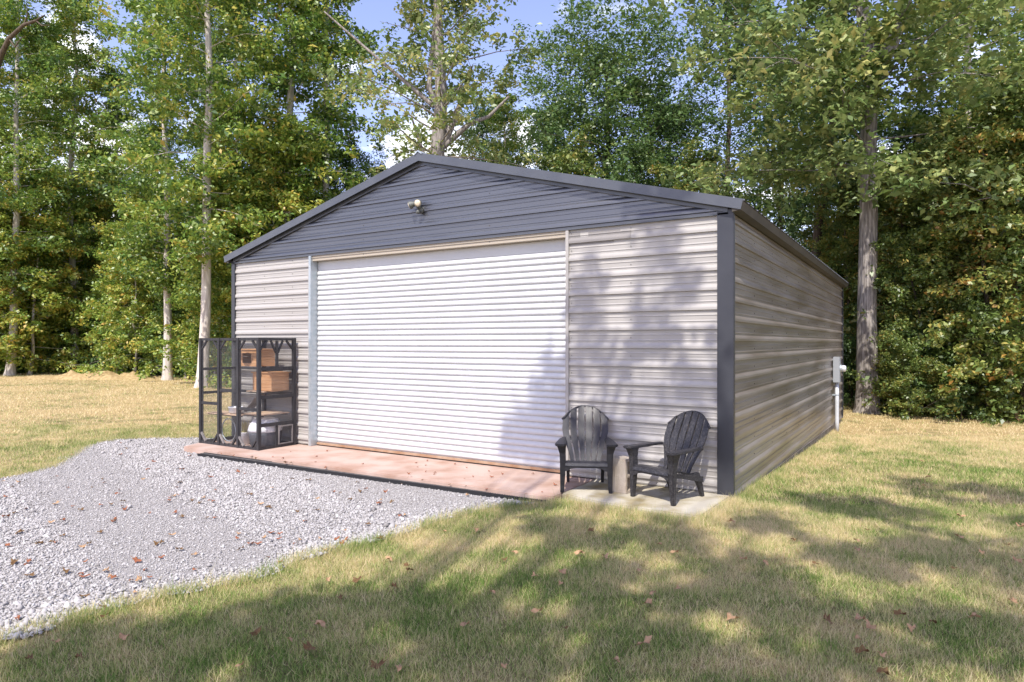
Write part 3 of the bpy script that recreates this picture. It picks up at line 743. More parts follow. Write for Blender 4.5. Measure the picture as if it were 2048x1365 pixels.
# litter box: dark tub and white hood
lb = empty('litter_box', (FX0+LX*.80, FY0+.37, FZ+.012), math.radians(25)); lb.scale = (1.12, 1.12, 1.2)
def oval(prof, name, mt, par, sx=1, sy=1):
    V = []; F = []; n = 28
    for r, z in prof:
        for k in range(n):
            a = 2*math.pi*k/n; c_, s_ = math.cos(a), math.sin(a)
            V.append((sx*r*math.copysign(abs(c_)**.7, c_), sy*r*math.copysign(abs(s_)**.7, s_), z))
    for i in range(len(prof)-1):
        for k in range(n): F.append((i*n+k, i*n+(k+1) % n, (i+1)*n+(k+1) % n, (i+1)*n+k))
    F.append(tuple(range(n-1, -1, -1))); F.append(tuple((len(prof)-1)*n+k for k in range(n)))
    return mesh_obj(name, V, F, mt, par, shade=True)
oval([(.17, 0), (.195, .03), (.21, .16), (.215, .205), (.205, .21)], 'tub', M['greypl'], lb, 1.0, 1.15)
oval([(.218, .205), (.222, .235), (.205, .30), (.16, .37), (.09, .40), (.01, .405)], 'hood', M['whitepl'], lb, 1.0, 1.15)
tag(lb, 'hooded litter box, white top on dark grey tub, on the enclosure floor', 'litter box')
b1 = MB().lathe([(.075, 0), (.11, .02), (.12, .10), (.128, .105), (.128, .115), (.115, .115), (.10, .03)], 24).build('food_tub', M['whitepl'], shade=True, loc=(FX0+LX*.42, FY0+.22, FZ+.536))
tag(b1, 'round white tub on the pale slatted shelf inside the enclosure', 'tub')
b2 = MB().lathe([(.08, 0), (.10, .19), (.108, .20), (.108, .21), (.095, .21), (.085, .03)], 24).build('plant_pot', M['whitepl'], shade=True, loc=(FX0+LX*.50, FY0+.30, FZ+.002))
tag(b2, 'white pot on the floor behind the middle bay of the enclosure', 'pot')
r_ = random.Random(4); mb = MB()
for i in range(60):
    a = r_.uniform(0, 6.28); l = r_.uniform(.12, .26); t = r_.uniform(.1, .6)
    b_ = Vector((0.03*math.cos(a), .03*math.sin(a), 0)); q = Vector((math.cos(a)*l*t, math.sin(a)*l*t, l)); s_ = Vector((-math.sin(a), math.cos(a), 0))*.006
    mb.add([b_-s_, b_+s_, q*.7+s_, q, q*.7-s_], [(0, 1, 2, 3, 4)])
cg = mb.build('cat_grass', M['blade'], loc=(FX0+LX*.50, FY0+.30, FZ+.17)); tag(cg, 'thin green grass plant growing from the white floor pot', 'plant')
rg = MB(); rg.tube([(math.cos(a)*.2, 0, .2+math.sin(a)*.2) for a in np.linspace(0, 2*math.pi, 33)], .011, 6, False)
rg = rg.build('wire_hoop', M['galv'], shade=True, loc=(FX0+LX*.17, FY0+.36, FZ+.004)); tag(rg, 'thin grey metal hoop standing in the end bay of the enclosure', 'hoop')

# ------------------------------------------------------------------ trees
def leaf_mesh(C, rad, n, size, flat, seed, tint0=.5, tvar=.16, aspect=.62):
    """n leaves scattered round each clump centre C (m,3); rad (m,) ; returns V, F, tint"""
    r = np.random.default_rng(seed); m = len(C)
    if m == 0: return np.zeros((0, 3)), np.zeros((0, 4), int), np.zeros(0)
    idx = np.repeat(np.arange(m), n); N = len(idx)
    d = r.normal(0, 1, (N, 3)); d /= np.linalg.norm(d, axis=1)[:, None]+1e-9
    d *= (r.random(N)**.45)[:, None]
    P = C[idx]+d*rad[idx][:, None]*np.array([1, 1, .62])
    nrm = r.normal(0, 1, (N, 3)); nrm[:, 2] = np.abs(nrm[:, 2])+flat; nrm += .35*d
    nrm /= np.linalg.norm(nrm, axis=1)[:, None]
    t = r.normal(0, 1, (N, 3)); t -= nrm*np.sum(t*nrm, 1)[:, None]; t /= np.linalg.norm(t, axis=1)[:, None]+1e-9
    b = np.cross(nrm, t); s = size*np.exp(r.normal(0, .28, N))
    L = t*(s/2)[:, None]; B = b*(s*aspect/2)[:, None]; Z = nrm*(s*.10)[:, None]
    V = np.stack([P-L, P+B*.9-L*.1+Z, P+L-Z, P-B*.9-L*.1+Z], 1).reshape(-1, 3)
    F = np.arange(N*4).reshape(-1, 4)
    ct = r.normal(0, tvar*.8, m)
    return V, F, np.clip(tint0+ct[idx]+r.normal(0, tvar, N), 0, 1)
def gen_tree(seed, path, r0, r1, zlo, R, nb, ncl, nleaf, leaf, crad=.6, flat=.6, up=(.15, .75), prof=None, tint0=.5, tvar=.16, droop=.1, azfun=None, flare=1.5, sides=9, twigs=2):
    """path: trunk points (local). Returns wood MB, and leaf arrays."""
    rr = random.Random(seed); w = MB()
    P = [Vector(p) for p in path]; n = len(P); H = P[-1].z
    rad = [r0+(r1-r0)*(i/(n-1))**.9 for i in range(n)]
    # root flare
    PP = [P[0]+Vector((0, 0, -.25)), P[0], P[0]+(P[1]-P[0]).normalized()*.25, P[0]+(P[1]-P[0]).normalized()*.8]+P[1:]
    RR = [r0*flare*1.1, r0*flare, r0*(1+(flare-1)*.45), r0*1.05]+rad[1:]
    w.tube(PP, RR, sides)
    def trunk(z):
        for a, b in zip(P, P[1:]):
            if a.z <= z <= b.z: k = (z-a.z)/(b.z-a.z+1e-9); return a.lerp(b, k)
        return P[-1]
    C = []; cr_ = []
    az = rr.uniform(0, 6.28)
    for i in range(nb):
        t = (i+rr.random())/nb; z = zlo+(H-zlo)*t*.985
        az += 2.4+rr.uniform(-.5, .5)
        if azfun: az = azfun(rr, t)
        L = R*(prof(t) if prof else (1-.75*t**1.6))*rr.uniform(.65, 1.2)
        el = up[0]+(up[1]-up[0])*t+rr.uniform(-.15, .2)
        o = trunk(z); pts = [o]; d = Vector((math.cos(az)*math.cos(el), math.sin(az)*math.cos(el), math.sin(el)))
        seg = 5; cur = o.copy()
        for k in range(seg):
            d = (d+Vector((rr.uniform(-.2, .2), rr.uniform(-.2, .2), rr.uniform(-.12, .16)-droop*k*.35))).normalized()
            cur = cur+d*(L/seg); pts.append(cur.copy())
        br = max(.008, (r0+(r1-r0)*(z/H))*.15*min(1, L/R+.3))
        w.tube(pts, [br*(1-.85*k/seg) for k in range(seg+1)], 5, False)
        for k in range(ncl):
            q = rr.uniform(.28, 1.05)*seg; a = min(seg-1, int(q)); pt = pts[a].lerp(pts[a+1], q-a)
            off = Vector((rr.gauss(0, 1), rr.gauss(0, 1), rr.gauss(0, .55)))*(.34*L*.45)
            if k < twigs: w.tube([pt, pt+off*.55+Vector((0, 0, .05)), pt+off], [br*.3, br*.22, .004], 3, False)
            C.append(pt+off); cr_.append(crad*rr.uniform(.55, 1.25))
    C = np.array(C); cr_ = np.array(cr_)
    return w, leaf_mesh(C, cr_, nleaf, leaf, flat, seed+1, tint0, tvar)
def straight(H, seed, wob_=.3, lean=(0, 0), n=9):
    r = random.Random(seed); p = []; x = y = 0
    for i in range(n):
        t = i/(n-1); p.append((x+lean[0]*t, y+lean[1]*t, H*t)); x += r.uniform(-1, 1)*wob_; y += r.uniform(-1, 1)*wob_
    return p
def make_tree(name, bark, lm, *a, **k):
    w, (V, F, T) = gen_tree(*a, **k)
    e = empty(name)
    w.build('trunk', M[bark], e, shade=True)
    mesh_obj('crown', V, F, M[lm], e, tintv=T)
    return e
protos = {}
def proto(key, *a, **k):
    protos[key] = [make_tree(*a, **k), False]
def place(key, u=None, dep=None, xy=None, scale=1, rz=0, label='', cat='tree', group=None, z=None, sz=None, name=None):
    e, used = protos[key]
    o = copy_tree(e) if used else e
    protos[key][1] = True
    p = at(u, 0, dep) if xy is None else Vector((*xy, 0))
    o.location = (p.x, p.y, float(gz(p.x, p.y)) if z is None else z); o.rotation_euler = (0, 0, rz); o.scale = (scale, scale, scale*(sz or 1))
    if name: o.name = name
    return tag(o, label, cat, group)

tall = lambda t: .55+.55*math.sin(math.pi*min(1, t*1.15+.08))*1.0 if t < .8 else .9-1.9*(t-.8)*1.6
# tall slim trees of the left-hand edge: leafy nearly to the ground
for i in range(4):
    proto('L%d' % i, 'tall_tree', 'bark_pale', 'leaf_left', 11+i*7, straight(24+i, 30+i, .16), .23, .06, (3.0, 5.0, 5.0, 4.0)[i], 3.3, 62, 11, 48, .185, crad=.70, flat=.3, up=(-.05, .6), prof=tall, tint0=.50, tvar=.17, droop=.16)
for i in range(3):
    proto('G%d' % i, 'green_tree', 'bark_dark', 'leaf_mid', 51+i*5, straight(19+i*1.5, 60+i, .25), .24, .05, 3.5, 3.6, 64, 9, 44, .175, crad=.75, flat=.5, up=(.1, .8), prof=lambda t: .6+.6*math.sin(math.pi*min(1, t+.1)), tint0=.45, tvar=.17)
for i in range(3):
    proto('R%d' % i, 'understory_tree', 'bark_dark', 'leaf_right', 91+i*5, straight(8.5+i*1.4, 80+i, .18), .10, .025, .5, 2.7, 62, 8, 40, .15, crad=.46, flat=.35, up=(-.05, .45), prof=lambda t: 1.05-.55*t, tint0=.50, tvar=.19, droop=.12)
for i in range(3):
    proto('U%d' % i, 'young_maple', 'bark_pale', 'leaf_left', 211+i*5, straight(8+i*1.3, 85+i, .2), .085, .02, .9, 2.6, 56, 8, 40, .17, crad=.5, flat=.4, up=(-.1, .5), prof=lambda t: 1.05-.5*t, tint0=.60, tvar=.16, droop=.14)
for i in range(3):
    proto('S%d' % i, 'shrub', 'bark_dark', ('leaf_left', 'leaf_mid', 'leaf_right')[i], 131+i*5, straight(2.4+i*.5, 90+i, .08), .035, .01, .1, 1.35, 34, 6, 34, .11, crad=.33, flat=.3, up=(.0, .9), prof=lambda t: 1.05-.4*t, tint0=.44, tvar=.16, flare=1.1, sides=6)
for i in range(3):
    proto('F%d' % i, 'forest_tree', ('bark_dark', 'bark_pale', 'bark_dark')[i], 'leaf_far', 171+i*5, straight(21+i*2, 70+i, .3), .22, .05, 2.0+i, 3.8, 60, 7, 22, .30, crad=.95, flat=.4, up=(.0, .7), prof=lambda t: .7+.5*math.sin(math.pi*min(1, t+.1)), tint0=.46, tvar=.2, sides=6)

# --- named trees of the edge, left to right
place('L0', 150, 41, rz=.4, label='slender pale-barked tree at the far lawn edge behind the straw mound', scale=1.02)
place('L1', 335, 33.4, rz=2.1, label='straight pale-grey trunk tree standing clear at the lawn edge', scale=.92)
place('L2', 404, 27.7, rz=4.0, label='thick pale trunk tree rising directly behind the cat enclosure', scale=.98)
place('L3', 568, 30, rz=1.0, label='tall pale-trunked tree above the low left slope of the roof', scale=1.0)
place('L0', 652, 31, rz=5.2, label='tall yellowing tree beside the open patch of blue sky', scale=.98)
at_ = place('L1', 20, 37, rz=3.3, label='leafy tree with arching bare limb at the woods edge', scale=.95)
bpy.context.view_layer.update()
bl = MB().tube([at(-25, 190, 36), at(2, 112, 35), at(18, 78, 34.6), at(48, 50, 34.2), at(72, 42, 34), at(90, 30, 33.8)], [.17, .14, .115, .09, .065, .02], 8, False).tube([at(18, 78, 34.6), at(30, 95, 34.4), at(40, 80, 34.2), at(50, 72, 34)], [.05, .035, .025, .01], 6, False).tube([at(72, 42, 34), at(84, 52, 33.8), at(100, 50, 33.6)], [.045, .03, .01], 6, False).tube([at(48, 50, 34.2), at(55, 30, 34), at(54, 8, 33.8)], [.04, .03, .01], 6, False).build('bare_limb', M['bark_dark'], shade=True)
bl.data.transform(at_.matrix_world.inverted()); bl.parent = at_
place('L3', -130, 36, rz=0.3, label='leafy tree at the far end of the lawn edge', scale=.95)
GL_ = 'leafy trees of the woods beyond the lawn'
rr = random.Random(5)
for u, d, k, s in ((80, 46, 'L2', .9), (240, 43, 'L3', .72), (300, 49, 'G0', .9), (480, 40, 'L1', .95), (430, 47, 'L0', .75), (180, 52, 'L1', .7), (-40, 50, 'L2', 1), (-190, 46, 'G1', 1.2), (560, 43, 'G2', .7), (640, 45, 'L2', .62)):
    place(k, u, d, rz=rr.uniform(0, 6.28), scale=s, label='tall leafy tree in the second row of woods behind the lawn edge', group=GL_)
NEAR = []
for k_, (u, d, s) in enumerate(((232, 38.5, 1.0), (270, 36.5, .8), (60, 38, 1.05), (100, 40.5, .8), (-20, 37, 1.0), (185, 43, 1.1), (372, 35.5, .8), (300, 39, 1.15), (445, 31, .95), (470, 29.5, .8), (500, 33, 1.1), (545, 30, 1.05), (430, 35, 1.1), (600, 32, 1.05), (-90, 38, 1.0), (20, 42, 1.2), (140, 44, 1.2))):
    place('U%d' % (k_ % 3), u, d, rz=rr.uniform(0, 6.28), scale=s, label='young maple', group='young bright-leaved trees under the tall trees')
# --- behind the roof
gb = at(868, HY, 23)
path = [(0, 0, 0), (-.05, 0, 4), (0, .05, 7), (.15, 0, 8.6), (.25, .1, 10.5), (.1, .1, 13), (.2, 0, 16.5), (.1, 0, 20)]
bigt = make_tree('forked_tree', 'bark_oak', 'leaf_oak', 301, path, .42, .07, 8.2, 3.5, 60, 8, 36, .165, crad=.52, flat=.5, up=(.1, .8), prof=lambda t: 1.0-.35*t, tint0=.62, tvar=.2, sides=12)
w = MB()
def cam_off(du, dv, dep): return Vector((du/FPX*dep*CC, du/FPX*dep*SS, -dv/FPX*dep))
B0 = Vector((.0, 0, 8.3))
for pts, r in (([(0, 0), (30, -60), (55, -120), (75, -190)], .17), ([(20, -30), (70, -75), (110, -90), (150, -130)], .12), ([(-10, 20), (-30, -40), (-45, -90)], .10), ([(0, -110), (-70, -170), (-140, -230), (-220, -300)], .085), ([(25, -60), (-10, -150), (0, -260), (10, -330)], .13)):
    w.tube([B0+cam_off(a, b, 23) for a, b in pts], [r*(1-.7*i/(len(pts)-1)) for i in range(len(pts))], 7, False)
w.build('limbs', M['bark_oak'], bigt, shade=True)
bigt.location = (gb.x, gb.y, -.2); tag(bigt, 'big rough-barked tree forking into several limbs behind the roof peak', 'tree')
# vase-shaped tree with the round crown
vb = at(1205, HY, 34)
vt = make_tree('vase_tree', 'bark_dark', 'leaf_mid', 321, [(0, 0, 0), (0, .1, 3), (.2, 0, 6), (.1, 0, 10), (.3, 0, 14), (.2, 0, 18.4)], .34, .06, 5.0, 5.4, 104, 11, 46, .175, crad=.85, flat=.3, up=(.40, .9), prof=lambda t: 1.15-.35*t**4, tint0=.45, tvar=.15, sides=10)
vt.location = (vb.x, vb.y, -.2); vt.scale = (1.05, 1.05, .87); tag(vt, 'vase-shaped deep green tree with a rounded top above the roof', 'tree')
GM = 'green trees of the woods behind the garage'
for u, d, k, s in ((1330, 36, 'G0', .78), (1090, 38, 'G1', .72), (960, 34, 'G2', .62), (760, 36, 'G0', .60), (1450, 33, 'G2', .92), (1560, 36, 'G1', .95), (1010, 30, 'L2', .50), (700, 33, 'G1', .55), (1270, 30, 'G1', .52), (820, 40, 'G2', .55), (930, 44, 'G0', .55), (1150, 30, 'R2', .95), (1390, 29, 'R1', 1.0), (880, 29, 'R0', .95), (760, 30, 'R1', .9)):
    place(k, u, d, rz=rr.uniform(0, 6.28), scale=s, label='mid-green tree among the woods seen over the garage roof', group=GM)
# leaning trunk right of the roof
p0 = at(1618, HY, 27); 
lt = make_tree('leaning_tree', 'bark_dark', 'leaf_mid', 341, [(0, 0, 0), (.1, 0, 4), (.35, .1, 7), (.75, .1, 9.5), (.9, .3, 12), (1.2, .3, 16)], .26, .05, 7.5, 3.0, 38, 7, 34, .16, crad=.55, flat=.6, tint0=.5, tvar=.18)
lt.location = (p0.x, p0.y, -.3); tag(lt, 'dark leaning tree behind the back end of the roof', 'tree')
# the great oak beside the back corner
ob = gpx(1735, 826, -.35)
def oak_az(rr_, t):                      # most limbs reach over the lawn and roof
    return rr_.choice([math.pi+YAW, math.pi+YAW, math.pi+YAW+.7, YAW-1.57, YAW-2.0, YAW+.0, YAW+2.2] if t < .55 else [math.pi+YAW, YAW, YAW-1.5, YAW+1.5])+rr_.uniform(-.5, .5)
okt = make_tree('oak_tree', 'bark_oak', 'leaf_oak', 361, [(0, 0, 0), (-.02, 0, 3), (.03, 0, 6), (.02, .05, 8.5), (.1, 0, 10.2), (-.15, .1, 12.5), (-.3, .2, 16), (-.2, .1, 20)], .295, .15, 6.6, 5.8, 62, 16, 40, .20, crad=.62, flat=.8, up=(-.05, .6), prof=lambda t: 1.0-.3*t, tint0=.55, tvar=.17, droop=.10, azfun=oak_az, flare=1.45, sides=16)
w = MB(); B0 = Vector((.08, 0, 10.0))
w.tube([B0+Vector((0, 0, -.3))]+[B0+cam_off(a, b, 19.9) for a, b in ((22, -40), (48, -95), (70, -170), (80, -260))], [.24, .22, .19, .15, .08], 10, False)
w.tube([Vector((-.1, 0, 7.35)), Vector((-.1, 0, 7.4))+cam_off(-30, -12, 19.9), Vector((-.1, 0, 7.4))+cam_off(-110, -25, 19.9)], [.09, .06, .03], 7, False)
w.build('limbs', M['bark_oak'], okt, shade=True)
okt.location = (ob.x, ob.y, -.36); tag(okt, 'massive straight grey oak beside the back corner of the garage', 'tree')
# right-hand woods
place('L2', 1950, 24, rz=.9, scale=.86, label='slim pale trunk tree standing in the woods past the oak')
place('G0', 1840, 28, rz=2.0, scale=.62, label='tall thin tree directly behind the oak')
place('L1', 2110, 24, rz=4.4, scale=.62, label='leafy tall tree at the end of the woods edge past the oak')
GR = 'yellowing understory trees of the woods past the oak'
for u, d, k, s in ((1850, 19.8, 'R0', .62), (1960, 18.6, 'R1', .80), (2050, 18, 'R2', .85), (1900, 22, 'R2', .85), (2010, 21, 'R0', 1.05), (2110, 19, 'R1', 1.0), (1800, 24, 'R1', .85), (1840, 26, 'R0', 1.0), (1930, 26, 'R1', 1.1), (2040, 25, 'R2', 1.1), (2150, 23, 'R0', 1.2), (1700, 25, 'R2', .75), (1760, 29, 'R1', .9), (2200, 19, 'R2', 1), (1640, 29, 'R0', .8)):
    place(k, u, d, rz=rr.uniform(0, 6.28), scale=s, label='low spreading understory tree with yellowing leaves past the oak', group=GR)
for u, d, k, s in ((1700, 33, 'G1', .7), (1880, 36, 'G2', .62), (2010, 31, 'L3', .55), (2130, 30, 'G0', .8), (1640, 40, 'G0', .9), (1780, 42, 'F1', .6), (1950, 40, 'F0', .62), (2100, 38, 'F2', .8)):
    place(k, u, d, rz=rr.uniform(0, 6.28), scale=s, label='tall tree deep in the woods behind the oak', group='tall trees deep in the woods behind the oak')
# deep rows
for d, u0, u1, st in ((60, -200, 2250, 150), (72, -200, 2250, 150)):
    u = u0
    while u < u1:
        sc_ = rr.uniform(.42, .7) if (u < 620 or u > 1480) else rr.uniform(.42, .6)
        place('F%d' % rr.randrange(3), u+rr.uniform(-40, 40), d+rr.uniform(-3, 3), rz=rr.uniform(0, 6.28), scale=sc_, label='distant tree deep in the woods, half hidden by nearer trees', group='distant trees deep in the woods')
        u += st
# shrubs and saplings along the edge
GSL = 'shrubs along the far lawn edge'
u = -160
while u < 470:
    d = 42-max(0, (u-150)/320)*9 if u > 150 else 40-(150-u)*.012
    d += rr.uniform(.6, 3.5)
    place('S%d' % rr.choice([0, 0, 1]), u, d, rz=rr.uniform(0, 6.28), scale=rr.uniform(.75, 1.7), label='leafy green shrub at the woods edge beyond the straw-coloured lawn', cat='shrub', group=GSL)
    u += rr.uniform(16, 34)
u = -160
while u < 480:
    d = 45-max(0, (u-150)/320)*9+rr.uniform(.6, 4)
    place('R%d' % rr.choice([0, 1, 2]) if rr.random() < .35 else 'S0', u, d, rz=rr.uniform(0, 6.28), scale=rr.uniform(.6, 1.0) if True else 1, label='young leafy sapling in the woods edge beyond the straw-coloured lawn', cat='sapling', group='saplings in the far woods edge')
    u += rr.uniform(25, 45)
u = 1770
while u < 2200:
    place('S%d' % rr.choice([1, 2, 2]), u, 18.4-(u-1770)*.003+rr.uniform(.3, 2.2), rz=rr.uniform(0, 6.28), scale=rr.uniform(.4, .85), label='low leafy shrub at the woods edge past the oak', cat='shrub', group='shrubs at the woods edge past the oak')
    u += rr.uniform(16, 30)
for u, d, s in ((1700, 22, .7), (1712, 24, .9), (1690, 27, 1.1)):
    place('S1', u, d, scale=s, rz=u, label='dark shrub in the gap between the garage back corner and the oak', cat='shrub', group='shrubs between garage and oak')
# a far wood closing the view, one mass
r2 = np.random.default_rng(33)
m = 2600
uu = r2.uniform(-500, 2500, m); dd = r2.uniform(80, 105, m); lat = (uu-1024)/FPX*dd
hh = r2.random(m)**1.1*(11+3*np.sin(uu*.013)+2*np.sin(uu*.041))
C = np.stack([CX+lat*CC-dd*SS, CY+lat*SS+dd*CC, hh], 1)
V, F, T = leaf_mesh(C, r2.uniform(1.2, 2.4, m), 26, .75, .2, 44, .42, .2)
tag(mesh_obj('distant_woods', V, F, M['leaf_far'], tintv=T), 'dark far-off woods closing the view between the trunks', 'woods', kind='stuff')
# --- trees behind the viewer: their shade falls over the lawn, the pad and the right part of the front
hs = Vector((TOSUN.x, TOSUN.y)); hs = hs/TOSUN.z                # horizontal shift per metre of height
SHADE = []
def shade_px(u, v, rad, n, z=-.08):  # shade wanted round a lawn point
    g = gpx(u, v, z); SHADE.append((g.x, g.y, 0, rad, n))
for a in ((1120, 1075, .42, 8), (1300, 1090, .5, 10), (1500, 1060, .4, 7), (1250, 1180, .6, 12), (1450, 1150, .6, 12), (1700, 1020, .8, 14), (1900, 980, 1.0, 14), (2040, 1000, .9, 12),
          (1750, 1120, .7, 12), (1950, 1120, .8, 12), (1600, 1240, .5, 9), (1800, 1260, .5, 8), (2000, 1300, .6, 10), (1250, 1300, .5, 9), (1050, 1330, .4, 7), (870, 1232, .36, 9), (700, 1222, .33, 8), (560, 1240, .3, 6),
          (650, 1310, .4, 9), (420, 1300, .4, 8), (200, 1320, .4, 9), (60, 1345, .4, 6), (900, 1340, .3, 5), (1420, 1350, .4, 6), (1700, 1350, .35, 5), (2100, 1150, .9, 12), (2300, 1100, 1.2, 14), (1060, 1020, .2, 3)):
    shade_px(*a)
for x, z, rad, n in ((-2.35, 1.2, .35, 5), (-2.5, .6, .4, 6), (-2.9, .9, .35, 3), (-1.7, 2.2, .5, 4), (-1.2, 1.3, .5, 4), (-.7, 2.3, .5, 4), (-.4, 1.4, .4, 3), (-1.5, .6, .4, 3), (-1.0, 3.2, .4, 3), (-.2, .6, .3, 2)):
    SHADE.append((x, 0, z, rad, n))
TR = [(7.5, -15.5), (1.5, -17.0), (-2.5, -19.0), (13, -12.5)]
groups = [[] for _ in TR]
r3 = random.Random(9)
for gx_, gy_, gz_, rad, n in SHADE:
    for k in range(n):
        h = r3.uniform(8, 14.5)
        a = r3.uniform(0, 6.28); q = rad*.8*math.sqrt(r3.random())
        x = gx_+q*math.cos(a)+hs.x*h; y = gy_+q*math.sin(a)+hs.y*h; z = gz_+h
        i = min(range(len(TR)), key=lambda j: (TR[j][0]-x)**2+(TR[j][1]-y)**2)
        groups[i].append((x, y, z))
for i, (tx, ty) in enumerate(TR):
    e = empty('yard_tree', (tx, ty, -.1)); r4 = random.Random(70+i); w = MB()
    path = [Vector((0, 0, -.3)), Vector((0, 0, .3)), Vector((.05, 0, 4)), Vector((.1, .1, 8)), Vector((.05, .1, 12)), Vector((0, 0, 15.5))]
    w.tube(path, [.42, .34, .28, .22, .14, .04], 10)
    C = [Vector((x-tx, y-ty, z+.1)) for x, y, z in groups[i]]
    # top and far side of the crown that the light never brings into the picture
    for k in range(40):
        a = r4.uniform(0, 6.28); q = r4.uniform(.3, 2.2); C.append(Vector((q*math.cos(a), q*math.sin(a)-1.5, r4.uniform(12.5, 16))))
    for c in C[::2]:
        z0 = min(max(3.5, c.z-math.hypot(c.x, c.y)*.6), 13.5); w.tube([Vector((.05, 0, z0)), Vector((c.x*.5, c.y*.5, z0+(c.z-z0)*.7)), c], [.05, .03, .008], 4, False)
    w.build('trunk', M['bark_oak'], e, shade=True)
    V, F, T = leaf_mesh(np.array([tuple(c) for c in C]), np.array([r4.uniform(.24, .44) for _ in C]), 34, .17, .5, 500+i, .5, .17)
    mesh_obj('crown', V, F, M['leaf_oak'], e, tintv=T)
    tag(e, ['broad yard tree shading the lawn by the long wall', 'yard tree shading the concrete pad and chairs', 'yard tree shading the lawn beside the gravel', 'outer yard tree shading the lawn towards the oak'][i], 'tree')

# look-alike trees are told apart by their order of distance from a tree one can find
ORD = 'nearest second third fourth fifth sixth seventh eighth ninth tenth eleventh twelfth thirteenth fourteenth fifteenth sixteenth seventeenth eighteenth'.split()
def find(lbl): return next(o for o in COL.objects if o.get('label') == lbl)
for grp, ref, txt, refname in (
        ('young bright-leaved trees under the tall trees', 'thick pale trunk tree rising directly behind the cat enclosure', 'young yellow-green understory tree', 'the pale trunk behind the enclosure'),
        (GL_, 'thick pale trunk tree rising directly behind the cat enclosure', 'tall second-row tree beyond the lawn', 'the pale trunk behind the enclosure'),
        (GM, 'vase-shaped deep green tree with a rounded top above the roof', 'green tree behind the garage', 'the vase-shaped tree'),
        (GR, 'massive straight grey oak beside the back corner of the garage', 'low yellowing understory tree', 'the massive oak'),
        ('tall trees deep in the woods behind the oak', 'massive straight grey oak beside the back corner of the garage', 'tall background tree', 'the massive oak')):
    c = find(ref).location
    ms = sorted([o for o in COL.objects if o.get('group') == grp and o.parent is None], key=lambda o: (o.location-c).length)
    for i, o in enumerate(ms): o['label'] = txt+', '+(ORD[i]+' nearest' if i else 'nearest')+' to '+refname

# straw mound at the lawn edge
mv = []; mf = []
r5 = np.random.default_rng(2)
mo_c = gpx(190, 757); nn_ = 40; mm_ = 14
for i in range(nn_+1):
    for j in range(mm_+1):
        s = i/nn_*2-1; t = j/mm_*2-1
        hgt = max(0, 1-s*s)*max(0, 1-t*t)
        hgt = hgt**.8*(.30+.07*math.sin(s*5+1)+.07*math.sin(s*17+t*4)+r5.normal(0, .07))
        lat_ = s*4.6; d_ = t*1.3
        x = mo_c.x+lat_*CC-d_*SS; y = mo_c.y+lat_*SS+d_*CC
        mv.append((x, y, float(gz(x, y))-.05+hgt))
for i in range(nn_):
    for j in range(mm_): q = i*(mm_+1)+j; mf.append((q, q+1, q+mm_+2, q+mm_+1))
tag(mesh_obj('straw_mound', mv, mf, M['straw'], shade=True), 'low mound of dry straw-coloured soil at the far lawn edge', 'mound')

# ------------------------------------------------------------------ grass
def grass(name, x, y, L, wid, seed, label):
    r = np.random.default_rng(seed); n = len(x)
    z = gz(x, y)-.004
    a = r.uniform(0, 6.28, n); tl = np.abs(r.normal(.65, .35, n)); L = L*np.exp(r.normal(0, .3, n))
    dx, dy = np.cos(a), np.sin(a)
    hx = L*np.sin(np.clip(tl, 0, 1.45)); hz = L*np.cos(np.clip(tl, 0, 1.45))
    b = r.uniform(0, 6.28, n); px, py = np.cos(b)*wid/2, np.sin(b)*wid/2
    B = np.stack([x, y, z], 1); s = np.stack([px, py, np.zeros(n)], 1)
    tip = B+np.stack([dx*hx, dy*hx, hz], 1)
    V = np.stack([B-s, B+s, tip], 1).reshape(-1, 3)
    t = np.clip(r.normal(0, .30, n), -.6, .65)
    return tag(mesh_obj(name, V, np.arange(n*3).reshape(-1, 3), M['blade'], tintv=t), label, 'grass', kind='stuff')
SLAB = [(-9.1, .1), (-9.1, -.55), (-8.82, -1.2), (-8.2, -1.36), (-1.72, -1.14), (-1.2, -1.1), (-.52, -1.14), (-.05, -1.12), (.02, .02), (.02, 12.2), (-9.2, 12.2)]
def lawn_ok(x, y):
    return ~inpoly(x+wob(x, y), y+wob(y, x), GRAVEL) & ~inpoly(x, y, SLAB)
r6 = np.random.default_rng(61)
def scatter(n, d0, d1, p=1.0):
    d = np.sqrt(r6.uniform(d0*d0, d1*d1, n)); lat = r6.uniform(-1.0, 1.3, n)*d
    x = CX+lat*CC-d*SS; y = CY+lat*SS+d*CC
    k = lawn_ok(x, y)
    # clumpy density
    cl = .55+.45*np.sin(x*5.1+2*np.sin(y*3.3))*np.sin(y*6.3+1.7*np.sin(x*2.9))
    k &= r6.random(n) < .45+.55*cl
    return x[k], y[k]
x, y = scatter(760000, 2.3, 7.5); grass('lawn_grass', x, y, .046, .0048, 1, 'short patchy grass on the near lawn'); n1 = len(x)
x, y = scatter(580000, 7.5, 15); grass('lawn_grass', x, y, .055, .0085, 2, 'short green and straw-coloured grass beside the garage'); n2 = len(x)
x, y = scatter(320000, 15, 42); k = (np.hypot(x+2, y-2) < 46); x, y = x[k], y[k]
grass('lawn_grass', x, y, .07, .02, 3, 'sparse dry grass on the far lawn'); n3 = len(x)
print('blades', n1, n2, n3)
